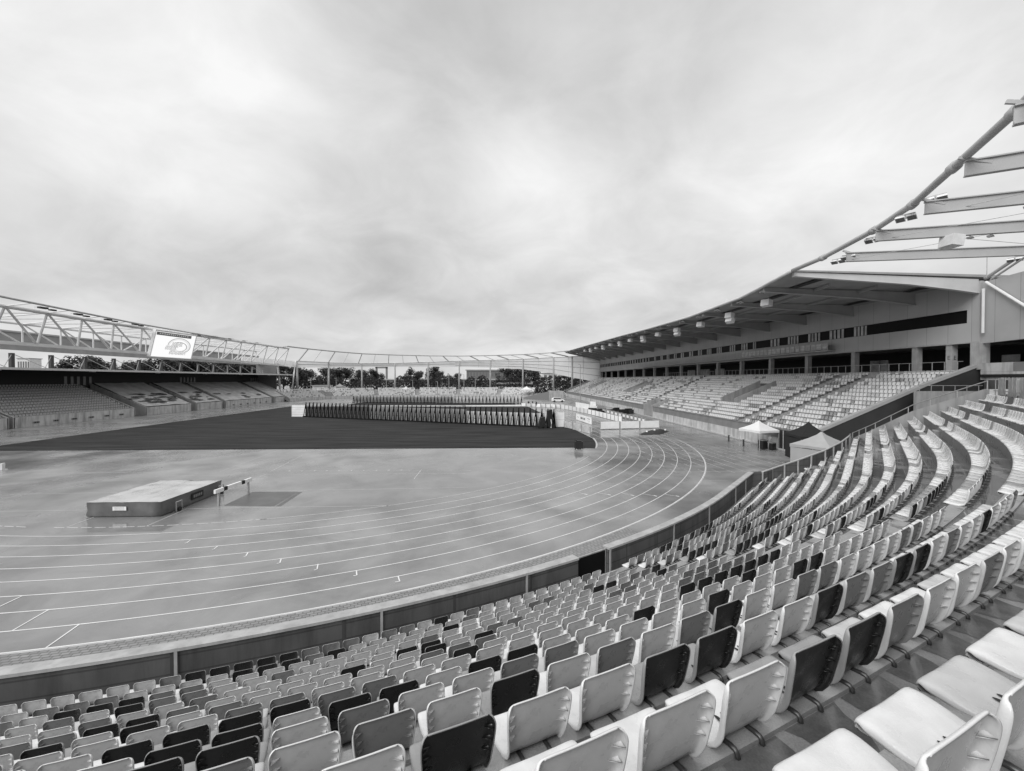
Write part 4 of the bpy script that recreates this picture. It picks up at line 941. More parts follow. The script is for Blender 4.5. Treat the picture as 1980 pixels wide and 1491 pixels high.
for si, (a, b, kd) in enumerate(SECT[2:]):
    tp_ = MB(); n1_, n2_ = 16, 22; V = []
    for i in range(n1_ + 1):
        for j in range(n2_ + 1):
            x = WX - .25 - 11.3 * j / n2_; y = a + .25 + (b - a - .5) * i / n1_; zz = 1.86 + DZ / DX * (11.3 * j / n2_) + .10 * mnoise.noise(Vector((x * .5, y * .35, si * 3.1))) + .05 * mnoise.noise(Vector((x * 1.7, y * 1.1, 5)))
            V.append((x, y, zz + .10))
    tp_.add(V, [(i * (n2_ + 1) + j, (i + 1) * (n2_ + 1) + j, (i + 1) * (n2_ + 1) + j + 1, i * (n2_ + 1) + j + 1) for i in range(n1_) for j in range(n2_)])
    o = tp_.build('tarpaulin', MT['tarp'], None, True)
    tag(o, ['grey tarpaulin over the steps next to the seats, dark puddles lower down', 'small grey tarpaulin over the second covered block of the old stand', 'widest grey tarpaulin over the third covered block of the old stand', 'pale tarpaulin over the last block at the far end of old stand'][si], 'tarpaulin', 'tarpaulins on the old stand')
    mb = MB() # loose dark folds and standing water on it
    for q in range((34, 14, 6, 0)[si]):
        u = rng.random(); y = a + 1 + (b - a - 2) * rng.random(); x = WX - 1.2 - 4.6 * u; z = 2.06 + DZ / DX * (WX - .25 - x)
        l, w = rng.uniform(.5, 1.9), rng.uniform(.12, .45); mb.add([(x + w * cos(t) + .3 * sin(3 * t) * w, y + l * cos(t + 1.3), z + DZ / DX * -(w * cos(t) + .3 * sin(3 * t) * w) + .05) for t in [2 * pi * k / 9 for k in range(9)]], [tuple(range(9))])
    if mb.v: mb.build('puddle', MT['tarpdark'], o)
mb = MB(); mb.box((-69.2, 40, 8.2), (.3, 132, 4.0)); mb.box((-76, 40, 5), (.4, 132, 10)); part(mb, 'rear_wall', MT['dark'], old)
for y0 in (31, 62, 95):
    for i in range(5):
        mb = MB(); mb.box((-69.0, y0 + i * 1.3, 7.7), (.1, .55, 1.9)); part(mb, 'rear_window', MT['glassg'], old)
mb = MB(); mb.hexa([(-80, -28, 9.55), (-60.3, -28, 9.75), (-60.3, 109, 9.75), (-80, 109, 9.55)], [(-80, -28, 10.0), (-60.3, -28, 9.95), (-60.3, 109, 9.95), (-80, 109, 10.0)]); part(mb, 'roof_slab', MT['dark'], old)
mb = MB(); mb.box((-60.2, 40.5, 9.86), (.2, 137, .40)); mb.hexa([(-80, -28, 10.01), (-60.3, -28, 9.96), (-60.3, 109, 9.96), (-80, 109, 10.01)], [(-80, -28, 10.05), (-60.3, -28, 10.0), (-60.3, 109, 10.0), (-80, 109, 10.05)]); part(mb, 'roof_fascia', MT['roofedge'], old)
for i in range(16):
    y = .8 + 6.65 * i; mb = MB(); mb.box((-68, y, 11.45), (.55, .55, 2.9)); part(mb, 'roof_mast', MT['blackwall'], old)
    mb = MB(); mb.tube((-68, y + .3, 12.7), (-67.6, y + 5.9, 10.05), .06, 6); mb.tube((-67.8, y - .2, 12.6), (-66.5, y - 2.6, 10.05), .06, 6); part(mb, 'mast_stay', MT['beam'], old)
for i in range(6):
    y = 13 + 16 * i; mb = MB(); mb.box((-61.5, y, 9.62), (.5, .9, .16)); part(mb, 'roof_lamp', MT['lamp'], old)
mb = MB(); mb.hexa([(-60.5, 98.5, 0), (-60, 98.5, 0), (-60, 99.2, 0), (-60.5, 99.2, 0)], [(-61.8, 98.5, 14), (-61.3, 98.5, 14), (-61.3, 99.2, 14), (-61.8, 99.2, 14)]); part(mb, 'end_post', MT['column'], old)
mb = MB(); mb.box((-66, 99.5, 7), (7.5, .3, 14)); part(mb, 'end_panel', MT['glassg'], old)

# ring truss above the old stand
tr = empty('ring_truss', 'white lattice truss of the roof ring running above the old stand', 'truss', (-55, 35, 0))
LA = [(-38.5, -14, 18.6), (-41.6, -3.3, 18.6), (-44.0, 8.7, 18.6), (-46.6, 22, 18.6), (-48.2, 40, 18.6), (-49.0, 60, 18.6), (-48.8, 77.8, 18.6)]
def yi(tab, y):
    for a, b in zip(tab, tab[1:]):
        if y <= b[1]: f = (y - a[1]) / (b[1] - a[1]); return Vector(a).lerp(Vector(b), f)
    return Vector(tab[-1])
nodes = [-15.7 + 6.05 * i for i in range(17)]
BT = [(-47, -20, 18.35), (-47.7, 2.5, 18.35), (-49.4, 17, 18.35), (-49.5, 30, 18.35), (-48.8, 45, 18.35), (-48.3, 82, 18.35)]
Bx = lambda y: yi(BT, y); Cx = lambda y: Vector((-59, y, 14.0 - max(0, y - 40) * .012)); Rx_ = lambda y: Vector((-59, y, 17.4)); Dx = lambda y: Vector((-50.0, y, 13.4 - max(0, y - 40) * .018))
mb = MB(); mb.pipe([yi(LA, -14 + 92 * i / 30) for i in range(31)], .15, 8); part(mb, 'front_tube', MT['tube'], tr)
mb = MB(); mb.pipe([Bx(y) for y in nodes], .30, 8); part(mb, 'top_chord', MT['truss'], tr)
mb = MB(); mb.pipe([Rx_(y) for y in nodes], .20, 8); part(mb, 'rear_chord', MT['truss'], tr)
mb = MB(); [mb.beam(Dx(a), Dx(b), .35, .45) for a, b in zip(nodes, nodes[1:])]; [mb.beam(Cx(a), Cx(b), .35, .45) for a, b in zip(nodes, nodes[1:])]; [mb.beam(Dx(a), Cx(a), .2, .2) for a in nodes]; part(mb, 'bottom_chord', MT['truss'], tr)
for i, y in enumerate(nodes):
    def web(p, q, r, nm='brace'):
        mb = MB(); mb.tube(p, q, r, 6); part(mb, nm, MT['truss'], tr)
    web(Bx(y), Dx(y), .17, 'strut'); web(yi(LA, y - 1.2), Bx(y), .09); web(Bx(y), Rx_(y), .10, 'strut'); web(Rx_(y), Cx(y), .13, 'strut')
    if i + 1 < len(nodes):
        y2 = nodes[i + 1]
        if y < 27: web(Bx(y), Dx(y2), .16); web(Rx_(y), Cx(y2), .12); web(Bx(y2), Rx_(y), .09)
        else: web(Bx(y2), Dx(y), .15); web(Rx_(y2), Cx(y), .12); web(Bx(y), Rx_(y2), .08)
mb = MB(); mb.hexa([(-69, -30, 13.6), (-68.6, -30, 13.6), (-68.6, 100, 13.4), (-69, 100, 13.4)], [(-69.6, -30, 17.1), (-69.2, -30, 17.1), (-69.2, 100, 16.6), (-69.6, 100, 16.6)]); part(mb, 'rear_sheet', MT['sheet'], tr)
mb = MB(); mb.beam((-69.2, -30, 17.2), (-69.2, 100, 16.7), .5, .3); part(mb, 'sheet_cap', MT['beam'], tr)
mb = MB(); mb.hexa([(-62, 78, 13.5), (-61.6, 78, 13.5), (-61.6, 112, 13.1), (-62, 112, 13.1)], [(-62, 78, 15.6), (-61.6, 78, 15.6), (-61.6, 112, 15.6), (-62, 112, 15.6)]); part(mb, 'end_band', MT['clad2'], tr)
for i in range(9):
    y = 5.4 + 6.05 * i + (10 if i > 3 else 0); c = (yi(LA, y) + Bx(y)) / 2 + Vector((0, 0, .15))
    for dy in (0, ):
        o = empty('truss_floodlight', 'small dark floodlight on the ring truss above the old stand, %s one from left' % nth(i + 1), 'floodlight', c, 0, 'floodlights on the ring truss')
        mb = MB(); mb.box((0, 0, .0), (.5, 1.1, .26)); mb.box((-.2, 1.5, -.08), (.45, .8, .22)); link('lamp_head', mb.mesh('lamp_head', MT['black']), o)
        mb = MB(); mb.beam((-1.2, 0, .12), (1.2, 0, .12), .06, .06); link('bracket', mb.mesh('bracket', MT['rail']), o)
# video screen
sc_ = empty('video_screen', 'bright white video screen hanging from the ring truss above the old stand', 'screen', (-49, 29.5, 15))
TL, TR = G(303, 640, 17.9), G(379, 650.5, 17.9); BL = DP(291, TL.y - CY, 688.5)
ex = (TR - TL).normalized(); ez = ((TL - BL) - ex * (TL - BL).dot(ex)).normalized(); en = ex.cross(ez); W_, H_ = (TR - TL).length, (TL - BL).dot(ez)
O_ = TL - ez * H_
def sp(u, v, d=0): return O_ + ex * (u * W_) + ez * (v * H_) - en * d * -1
sgn = 1 if en.dot(Vector((CX, CY, H)) - O_) > 0 else -1
def sp(u, v, d=0): return O_ + ex * (u * W_) + ez * (v * H_) + en * (sgn * d)
def pan(u0, u1, v0, v1, d0, d1, m, nm):
    mb = MB(); mb.hexa([sp(u0, v0, d0), sp(u1, v0, d0), sp(u1, v1, d0), sp(u0, v1, d0)], [sp(u0, v0, d1), sp(u1, v0, d1), sp(u1, v1, d1), sp(u0, v1, d1)]); return part(mb, nm, m, sc_)
MT['scr'] = mat('lit_screen', .02, .3, emit=.97); MT['scrg'] = mat('screen_grey', .02, .3, emit=.38); MT['scrd'] = mat('screen_dark', .02, .3, emit=.07); MT['scrl'] = mat('screen_pale', .02, .3, emit=.80)
pan(-.02, 1.03, -.03, 1.06, -.6, 0, MT['white'], 'screen_case'); pan(0, 1.0, 0, 1.0, .01, .03, MT['scr'], 'display'); pan(0.01, .88, .86, .985, .031, .035, MT['scrd'], 'header_bar')
for i in range(14): pan(.08 + i * .052, .08 + i * .052 + .018 + .02 * rng.random(), .905, .95, .036, .040, MT['scrg'], 'header_mark')
def ringshape(cx, cy, a, b, w0, w1, t0, t1, m, nm, d=.036, rot=-.16):
    mb = MB(); A = []; B = []
    for i in range(41):
        t = t0 + (t1 - t0) * i / 40; w = w0 + (w1 - w0) * sin(pi * i / 40)
        for lst, s in ((A, 1), (B, 1 - w)):
            x, y = a * s * cos(t), b * s * sin(t); lst.append(sp(cx + x * cos(rot) - y * sin(rot) * .6, cy + x * sin(rot) + y * cos(rot), d))
    mb.strip(A, B); part(mb, nm, m, sc_)
ringshape(.62, .50, .30, .33, .06, .09, -1.3, 3.3, MT['scrg'], 'emblem_outline'); ringshape(.62, .50, .278, .305, .10, .22, -1.3, 3.3, MT['scrl'], 'emblem_ring', .037); ringshape(.63, .47, .20, .20, .10, .14, -1.2, 3.0, MT['scrg'], 'emblem_inner', .038)
for txt, u, v, s in (('HEINZ', .42, .50, .16), ('STEYER', .28, .33, .17), ('STADION', .40, .15, .17)):
    for dd, grow, m in ((.040, .020, MT['scrg']), (.044, 0, MT['scr'])):
        cu = bpy.data.curves.new('letters', 'FONT'); cu.body = txt; cu.size = s * H_ * 1.12; cu.offset = grow * H_ * .9; cu.shear = .22; cu.space_character = .98
        to = bpy.data.objects.new('t', cu); col.objects.link(to); dg = bpy.context.evaluated_depsgraph_get(); me = bpy.data.meshes.new_from_object(to.evaluated_get(dg)); bpy.data.objects.remove(to)
        b_ = sp(u, v, dd); me.transform(Matrix(((ex.x, ez.x, en.x * sgn, b_.x), (ex.y, ez.y, en.y * sgn, b_.y), (ex.z, ez.z, en.z * sgn, b_.z), (0, 0, 0, 1)))); me.transform(Matrix.Translation(-sc_.location)); me.materials.clear(); me.materials.append(m); link('lettering', me, sc_)

# ------------------------------------------------------------------ things on the field
# high jump / pole vault mat
def hm(): pass
hA, hB, hC = G(160, 1003), G(311, 999), G(436, 952)
e1_ = (hC - hB).normalized(); e2_ = (hA - hB).normalized(); e2_ = Vector((e2_.y, -e2_.x, 0)); xd = (e1_ + e2_ * (1 if e1_.dot(e2_) > 0 else -1)).normalized()
Ld = (hC - hB).length; yd = Vector((-xd.y, xd.x, 0)); Wd = (hA - hB).length
hj = empty('landing_mat', 'large rain covered high jump landing mat with grey fabric sides', 'landing mat', hB, atan2(xd.y, xd.x))
c = xd; rzm = atan2(xd.y, xd.x)
Wd = max(Wd, 2.6)
mb = MB(); n = 28; R1 = []; R2 = []
def mp(u, v, z): return (u * Ld, v * Wd, z)
per = [(u / 14, 0) for u in range(14)] + [(1, v / 8) for v in range(8)] + [(1 - u / 14, 1) for u in range(14)] + [(0, 1 - v / 8) for v in range(8)]
rings = []
for z, ins in ((.03, .0), (.12, -.012), (.4, .004), (.74, -.004), (.87, .0)):
    rings.append([(u * Ld + (.5 - u) * 2 * ins * 2 + .03 * mnoise.noise(Vector((u * 9, v * 7, z * 3))), v * Wd + (.5 - v) * 2 * ins * 2 + .05 * mnoise.noise(Vector((u * 14, v * 5, z * 4 + 7))), z + (.02 * mnoise.noise(Vector((u * 6, v * 6, 1))) if z > .1 else 0)) for u, v in per])
nn = len(per); vs_ = [p for r in rings for p in r]; mb.add(vs_, [(i * nn + k, i * nn + (k + 1) % nn, (i + 1) * nn + (k + 1) % nn, (i + 1) * nn + k) for i in range(len(rings) - 1) for k in range(nn)])
o = mb.build('side_cover', MT['matcover'], hj, True)
mb = MB(); V = []; n1_, n2_ = 30, 18
for i in range(n1_ + 1):
    for j in range(n2_ + 1):
        u, v = i / n1_, j / n2_; ed = min(u, 1 - u, v, 1 - v); V.append((u * (Ld + .06) - .03, v * (Wd + .06) - .03, .87 + .05 * min(1, ed * 8) + .025 * mnoise.noise(Vector((u * 7, v * 5, 2))) - (.035 if abs(v - .52) < .03 else 0)))
mb.add(V, [(i * (n2_ + 1) + j, (i + 1) * (n2_ + 1) + j, (i + 1) * (n2_ + 1) + j + 1, i * (n2_ + 1) + j + 1) for i in range(n1_) for j in range(n2_)]); mb.build('top_cover', MT['mattop'], hj, True)
mb = MB(); mb.box((-.045, Wd * .55, .5), (.02, .55 * Wd / 3, .22)); mb.build('label_patch', MT['white'], hj)
for k in range(3): mb = MB(); mb.box((-.058, Wd * .55, .43 + .07 * k), (.006, .40 * Wd / 3, .015)); mb.build('patch_line', MT['greyp'], hj)
mb = MB(); mb.box((Ld * .55, -.05, .48), (1.0, .03, .40)); mb.build('logo_patch', MT['black'], hj)
for k in range(5): mb = MB(); mb.box((Ld * .55 - .32 + .16 * k, -.068, .48), (.09, .01, .18)); mb.build('logo_mark', MT['greyp'], hj)
for u in (.20, .93):
    mb = MB()
    for dx in (-.22, .22): mb.tube((u * Ld + dx, -.25, .02), (u * Ld + dx, -.25, .62), .03, 6)
    mb.tube((u * Ld - .22, -.25, .6), (u * Ld + .22, -.25, .6), .03, 6); mb.build('trolley_handle', MT['rail'], hj)
    mb = MB(); mb.tube((u * Ld + .05, -.30, .13), (u * Ld + .05, -.2, .13), .13, 12); mb.build('wheel', MT['black'], hj)
# steeple barrier
bA, bB = G(423, 978), G(480, 955.5); bx = (bB - bA).normalized(); bl = (bB - bA).length
br = empty('steeple_barrier', 'white steeplechase barrier beam with two black bands on grey posts', 'barrier', (bA + bB) / 2, atan2(bx.y, bx.x))
for s in (-1, 1): mb = MB(); mb.box((s * bl / 2, 0, .42), (.11, .11, .84)); mb.build('post', MT['rail'], br)
for i, (u0, u1, m) in enumerate(((-.62, -.36, 'white'), (-.36, -.24, 'black'), (-.24, .24, 'white'), (.24, .36, 'black'), (.36, .62, 'white'))):
    mb = MB(); mb.box((bl * (u0 + u1) / 2, 0, .96), (bl * (u1 - u0), .13, .24)); mb.build('beam_section', MT[m], br)
# tall A-frame supports and the boards between them
def aframe(h, w):
    r_ = empty('a_frame_stand', '', 'stand'); mb = MB(); mb.hexa([(-.10, -.08, 0), (.10, -.08, 0), (.10, .08, 0), (-.10, .08, 0)], [(-.07, -.06, h), (.07, -.06, h), (.07, .06, h), (-.07, .06, h)]); link('post', mb.mesh('post', MT['framebl']), r_)
    for s in (-1, 1): mb = MB(); mb.beam((s * w, -.35, .04), (0, -.10, h * .90), .11, .11); link('leg', mb.mesh('leg', MT['framebl']), r_)
    mb = MB(); mb.hexa([(-.20, -.12, h * .55), (.20, -.12, h * .55), (.20, -.09, h * .55), (-.20, -.09, h * .55)], [(-.06, -.12, h * .93), (.06, -.12, h * .93), (.06, -.09, h * .93), (-.06, -.09, h * .93)]); link('gusset_plate', mb.mesh('gusset_plate', MT['framebl']), r_)
    mb = MB(); mb.beam((-w - .06, -.3, .12), (w + .06, -.3, .12), .40, .22); link('base', mb.mesh('base', MT['framebl']), r_); mb = MB(); mb.box((0, -.22, h * .34), (w * 1.2, .06, .07)); link('cross_bar', mb.mesh('cross_bar', MT['framebl']), r_); return r_
af = aframe(3.15, .40)
p0, p1 = G(592, 806.3), G(1071, 827.2)
NA = 54
def fx(i): return p0.lerp(p1, i / (NA - 1))
dirA = (p1 - p0).normalized(); rzA = atan2(dirA.y, dirA.x)
for i in range(NA):
    o = af if i == 0 else copy_tree(af); o.location = fx(i); o.rotation_euler = (0, 0, rzA)
    tag(o, 'black A-frame stand in the front line on the turf, %s one from left' % nth(i + 1), 'stand', 'front line of A-frame stands')
def board(p, q, z0, z1, m, lab, grp, th=.05, rows=0, name='barrier_board', cat='board'):
    p, q = Vector(p), Vector(q); p.z = q.z = 0; c = (p + q) / 2; d = q - p; L_ = d.length; o = empty(name, lab, cat, c, atan2(d.y, d.x), grp)
    mb = MB(); mb.box((0, 0, (z0 + z1) / 2), (L_, th, z1 - z0)); link('panel', mb.mesh('panel', m), o)
    mb = MB()
    for x in (-L_ / 2 + .04, L_ / 2 - .04): mb.box((x, 0, z1 / 2), (.09, th + .08, z1 + .06))
    for k in range(rows): mb.box((0, -th / 2 - .012, z0 + (z1 - z0) * (k + 1) / (rows + 1)), (L_, .018, .03))
    link('frame', mb.mesh('frame', MT['beam']), o); return o
off = Vector((-dirA.y, dirA.x, 0)) * .45
left_end = G(563, 806)
board(left_end + off * .2, fx(0) + off * .2, .05, 2.5, MT['white'], 'white slatted board at the left end of the front A-frame line', None, rows=4)
for i in range(16, 37, 3):
    board(fx(i) + off, fx(min(i + 3, 37)) + off - dirA * .02, .1, 2.6, MT['boardg'], 'dull grey board behind the front A-frames, %s of its run from left' % nth((i - 16) // 3 + 1), 'grey boards behind the A-frames')
e1 = G(1091, 827); k = 0
for i in range(37, 53, 2):
    board(fx(i) + off, fx(min(i + 2, 53)) + off - dirA * .02, .1, 2.3, MT['offwhite'], 'off-white board behind the front A-frames, %s of its run from left' % nth(k + 1), 'white boards behind the A-frames', rows=1); k += 1
board(fx(53) + off, e1 + off, .1, 2.5, MT['white'], 'white two-tier board closing the right end of the A-frame line', None, rows=1)
q0, q1 = G(684, 779.5), G(1008, 781)
af2 = copy_tree(af); NB = 50
for i in range(NB):
    o = af2 if i == 0 else copy_tree(af2); o.location = q0.lerp(q1, i / (NB - 1)); o.rotation_euler = (0, 0, 0); o.scale = (.9, .9, .82)
    tag(o, 'thin dark A-frame stand in the distant back line, %s one from left' % nth(i + 1), 'stand', 'back line of A-frame stands')
for i in range(10):
    a, b = q0.lerp(q1, i / 10), q0.lerp(q1, (i + 1) / 10); board(a + Vector((0, .5, 0)), b + Vector((-.03, .5, 0)), .4 if i < 5 else .2, 2.1, MT['boardg' if i < 6 else 'offwhite'], ('grey' if i < 6 else 'pale') + ' board behind the back line of stands, %s from left' % nth(i + 1), 'boards behind the back line')
board(G(900, 786), G(1008, 785), 0, .35, MT['white'], 'low white strip board on turf between the two lines of stands, right one', 'low strip boards'); board(G(735, 786), G(895, 786), 0, .30, MT['offwhite'], 'low pale strip board on turf between the two lines of stands, left one', 'low strip boards')
# roller machine and worker at the end of the line
mm_ = G(1052, 828)
mw = empty('field_machine', 'black two-part field machine parked at the right end of the A-frame line', 'machine', mm_, .15)
mb = MB(); mb.hexa([(-1.0, -.5, .25), (.2, -.5, .25), (.2, .5, .25), (-1.0, .5, .25)], [(-.6, -.45, 1.75), (.05, -.45, 1.9), (.05, .45, 1.9), (-.6, .45, 1.75)]); link('body', mb.mesh('body', MT['black']), mw)
mb = MB(); mb.hexa([(.5, -.5, .3), (1.5, -.5, .3), (1.5, .5, .3), (.5, .5, .3)], [(.55, -.45, 2.9), (1.25, -.45, 3.1), (1.25, .45, 3.1), (.55, .45, 2.9)]); link('cabin', mb.mesh('cabin', MT['black']), mw)
for x in (-.7, .1, .9, 1.4): mb = MB(); mb.tube((x, -.55, .3), (x, .55, .3), .3, 14); link('wheel', mb.mesh('wheel', MT['black']), mw)
mb = MB(); mb.pipe([(1.0, -.6, 1.5), (1.05, -.75, .9), (1.0, -.7, .1)], .07, 6); link('hose', mb.mesh('hose', MT['offwhite']), mw)
mb = MB(); mb.box((-1.5, -.3, .35), (.9, .15, .3)); mb.box((-1.9, -.3, .5), (.2, .2, .2)); link('hitch', mb.mesh('hitch', MT['black']), mw)
bx_ = empty('marker_box', 'small black equipment box on the turf corner by the kerb', 'box', G(1119, 868), 0)
mb = MB(); mb.box((0, 0, .45), (.9, .6, .8)); mb.build('case', MT['black'], bx_); mb = MB(); mb.box((.0, 0, .9), (.6, .4, .12)); mb.box((-.3, 0, 1.0), (.1, .3, .2)); mb.build('lid', MT['black'], bx_)
for x in (-.3, .3): mb = MB(); mb.tube((x, -.3, .06), (x, .3, .06), .06, 8); mb.build('foot', MT['offwhite'], bx_)
st2 = empty('end_stand', 'small pale floor stand at the left edge of the hard area', 'stand', G(5, 908), .2)
mb = MB(); mb.box((0, 0, .28), (.16, .3, .56)); mb.build('panel', MT['offwhite'], st2); mb = MB(); mb.box((.2, -.1, .03), (.5, .06, .06)); mb.build('foot', MT['post'], st2)
# advert boards on the right straight
B = []
for i in range(3): a, b = G(1160 + 38.5 * i, 831 - 1.0 * i), G(1160 + 38.5 * (i + 1) - .6, 830 - 1.0 * i); board(a, b, .12, 1.25, MT['white'], 'white board across the straight facing the stand, %s from left' % nth(i + 1), 'white boards across the straight')
o = board(G(1114, 812), G(1145, 822.5), .1, 1.3, MT['white'], 'white advertising board with black marks beside the track, left of the row', None, name='advertising_board', cat='advertising board')
Lb = (G(1145, 822.5) - G(1114, 812)).length
for k, (u, w, h) in enumerate(((-.36, .10, .10), (-.12, .14, .36), (.04, .10, .36), (.30, .16, .10), (.30, .16, .03))):
    mb = MB(); mb.box((Lb * u, -.035, .7 + (.22 if k in (3,) else -.15 if k == 4 else 0)), (Lb * w, .012, h)); link('board_mark', mb.mesh('board_mark', MT['greyp']), o)
tw = [(1005, 775, 781), (1050, 777, 786), (1100, 783, 793), (1150, 793, 804), (1200, 805, 817.5)]
for i in range(16):
    a, b = 1085 + i * 7.4, 1085 + (i + 1) * 7.4 - .4; ya, yb = interp(tw, a, 2), interp(tw, b, 2)
    board(G(a, ya), G(b, yb), .1, 1.15, MT['white' if i > 6 else 'offwhite'], 'white barrier panel in the long line along the straight, %s from far end' % nth(i + 1), 'long line of barrier panels')
for i in range(11):
    a, b = 1165 + i * 7.6, 1165 + (i + 1) * 7.6 - .8; ya, yb = 798.5 + (a - 1165) * .27, 798.5 + (b - 1165) * .27
    o = board(G(a, ya), G(b, yb), .05, 1.1, MT['greyp'], 'grey mesh barrier with white sheet near the main stand, %s from far end' % nth(i + 1), 'mesh barriers near the main stand'); L_ = (G(b, yb) - G(a, ya)).length
    mb = MB(); mb.box((0, -.04, .62), (L_ * .62, .015, .5)); link('sheet', mb.mesh('sheet', MT['white']), o)
for i, (a, ya, b, yb, h) in enumerate(((1113, 787.5, 1140, 793, 1.5), (1140, 793.5, 1155, 797, 1.5), (1141, 793, 1153, 795, 2.3))):
    board(G(a, ya), G(b, yb), .1, h, MT['white'], ['long white sign board with grey marks behind the barrier line', 'short white sign board joined to the long one', 'taller white sign rising behind the short board'][i], 'sign boards behind the line')
for i in range(9):
    a = 1008 + i * 9.5; board(G(a, 786 + (i % 2) * .6 + i * .3), G(a + 8.8, 786.4 + i * .45), .1, 1.0, MT['offwhite' if i % 3 else 'white'], 'low pale barrier by the far corner of the field, %s from left' % nth(i + 1), 'low barriers at the far corner')
for i in range(3):
    a = 1091 + 17 * i; board(G(a, 826.5 + i * 4.3), G(a + 16.4, 830 + i * 4.6), .05, 1.05, MT['pane'], 'translucent barrier on the inside lane beside the A-frame line, %s from left' % nth(i + 1), 'translucent inside barriers')
for i, (px, py, w) in enumerate(((1172, 793, 3.6), (1188, 795, 3.0), (1206, 797, 2.4), (1268, 836, 3.5))):
    p = G(px, py + 4 if i < 3 else py); o = empty('folded_equipment', ['long heap of folded black equipment beside the mesh barriers', 'black equipment trolley heap behind the mesh barriers', 'upright black equipment case near the stand gate', 'black sheeting lying flat on the straight beyond the white boards'][i], 'equipment', p, .3 * i)
    mb = MB()
    if i < 3:
        for k in range(9): hh_ = rng.uniform(.5, 1.25); mb.box((-w + 2 * w * k / 8, rng.uniform(-.5, .5), hh_ / 2 + .004 * k), (rng.uniform(1.0, 1.9), rng.uniform(.4, .9), hh_), rng.uniform(-.4, .4))
    else:
        ring_ = [(w * 1.1 * cos(t) * (1 + .25 * sin(3 * t)), 1.7 * sin(t) * (1 + .2 * cos(2 * t)), .03) for t in [2 * pi * k / 18 for k in range(18)]]; mb.add([(x, y, .0) for x, y, z in ring_] + ring_, [tuple(range(18, 36))] + [(k, (k + 1) % 18, 18 + (k + 1) % 18, 18 + k) for k in range(18)])
    link('heap', mb.mesh('heap', MT['black']), o)
    if i == 3:
        for q in ((2.2, .9), (3.4, -.4), (-.5, 1.2)): mb = MB(); mb.box((q[0], q[1], .1), (.7, .25, .12), .3); link('weight', mb.mesh('weight', MT['white']), o)
# white estate car by the far corner
cr = empty('parked_car', 'white car parked near the far corner behind the barriers', 'car', DP(1079, 146), .05); s_ = 1
mb = MB(); P = [(-2.2, .35), (2.2, .35), (2.25, .75), (1.5, .95), (.7, 1.45), (-1.7, 1.5), (-2.2, 1.0)]; mb.sweep([[(x, y, z) for x, z in P] for y in (-.85, .85)]); mb.build('body', MT['white'], cr)
mb = MB(); P = [(1.3, .97), (.65, 1.38), (-1.6, 1.42), (-1.9, 1.0)]; mb.sweep([[(x, y, z) for x, z in P] for y in (-.87, .87)]); mb.build('window', MT['glass'], cr)
for x in (-1.4, 1.4):
    for y in (-.8, .8): mb = MB(); mb.tube((x, y - .1, .33), (x, y + .1, .33), .33, 12); mb.build('wheel', MT['black'], cr)
# three workers by the far corner
def person(loc, rz, lab, h=1.75, shirt='black'):
    o = empty('person', lab, 'person', loc, rz, 'workers on the track')
    me = bpy.data.meshes.new('body'); J = [(0, 0, .95), (0, 0, 1.15), (0, .0, 1.42), (0, .02, 1.52), (0, .03, 1.66), (.19, 0, 1.42), (.25, .05, 1.15), (.24, .2, .98), (-.19, 0, 1.42), (-.25, 0, 1.14), (-.26, .08, .9), (.1, 0, .9), (.12, .06, .5), (.12, 0, .06), (.13, .14, .03), (-.1, 0, .9), (-.12, -.04, .5), (-.12, -.12, .06), (-.13, .02, .03)]
    E_ = [(0, 1), (1, 2), (2, 3), (3, 4), (2, 5), (5, 6), (6, 7), (2, 8), (8, 9), (9, 10), (0, 11), (11, 12), (12, 13), (13, 14), (0, 15), (15, 16), (16, 17), (17, 18)]; RR = [.15, .15, .17, .06, .105, .075, .05, .04, .075, .05, .04, .095, .065, .05, .04, .095, .065, .05, .04]
    me.from_pydata([tuple(h / 1.75 * q for q in j) for j in J], E_, []); b_ = bpy.data.objects.new('body', me); col.objects.link(b_); b_.parent = o; me.materials.append(MT[shirt])
    m_ = b_.modifiers.new('skin', 'SKIN'); b_.modifiers.new('sub', 'SUBSURF').levels = 1
    for v, r in zip(me.skin_vertices[0].data, RR): v.radius = (r, r)
    me.skin_vertices[0].data[0].use_root = True; return o
for i, (px, py, lab) in enumerate(((1022, 786.5, 'person in dark clothes at the left of the group on the far track'), (1030, 786, 'person in dark clothes in the middle of the group on the far track'), (1037, 787.5, 'person in dark clothes standing at the right of the far track group'))):
    person(G(px, py), i * 1.1, lab)
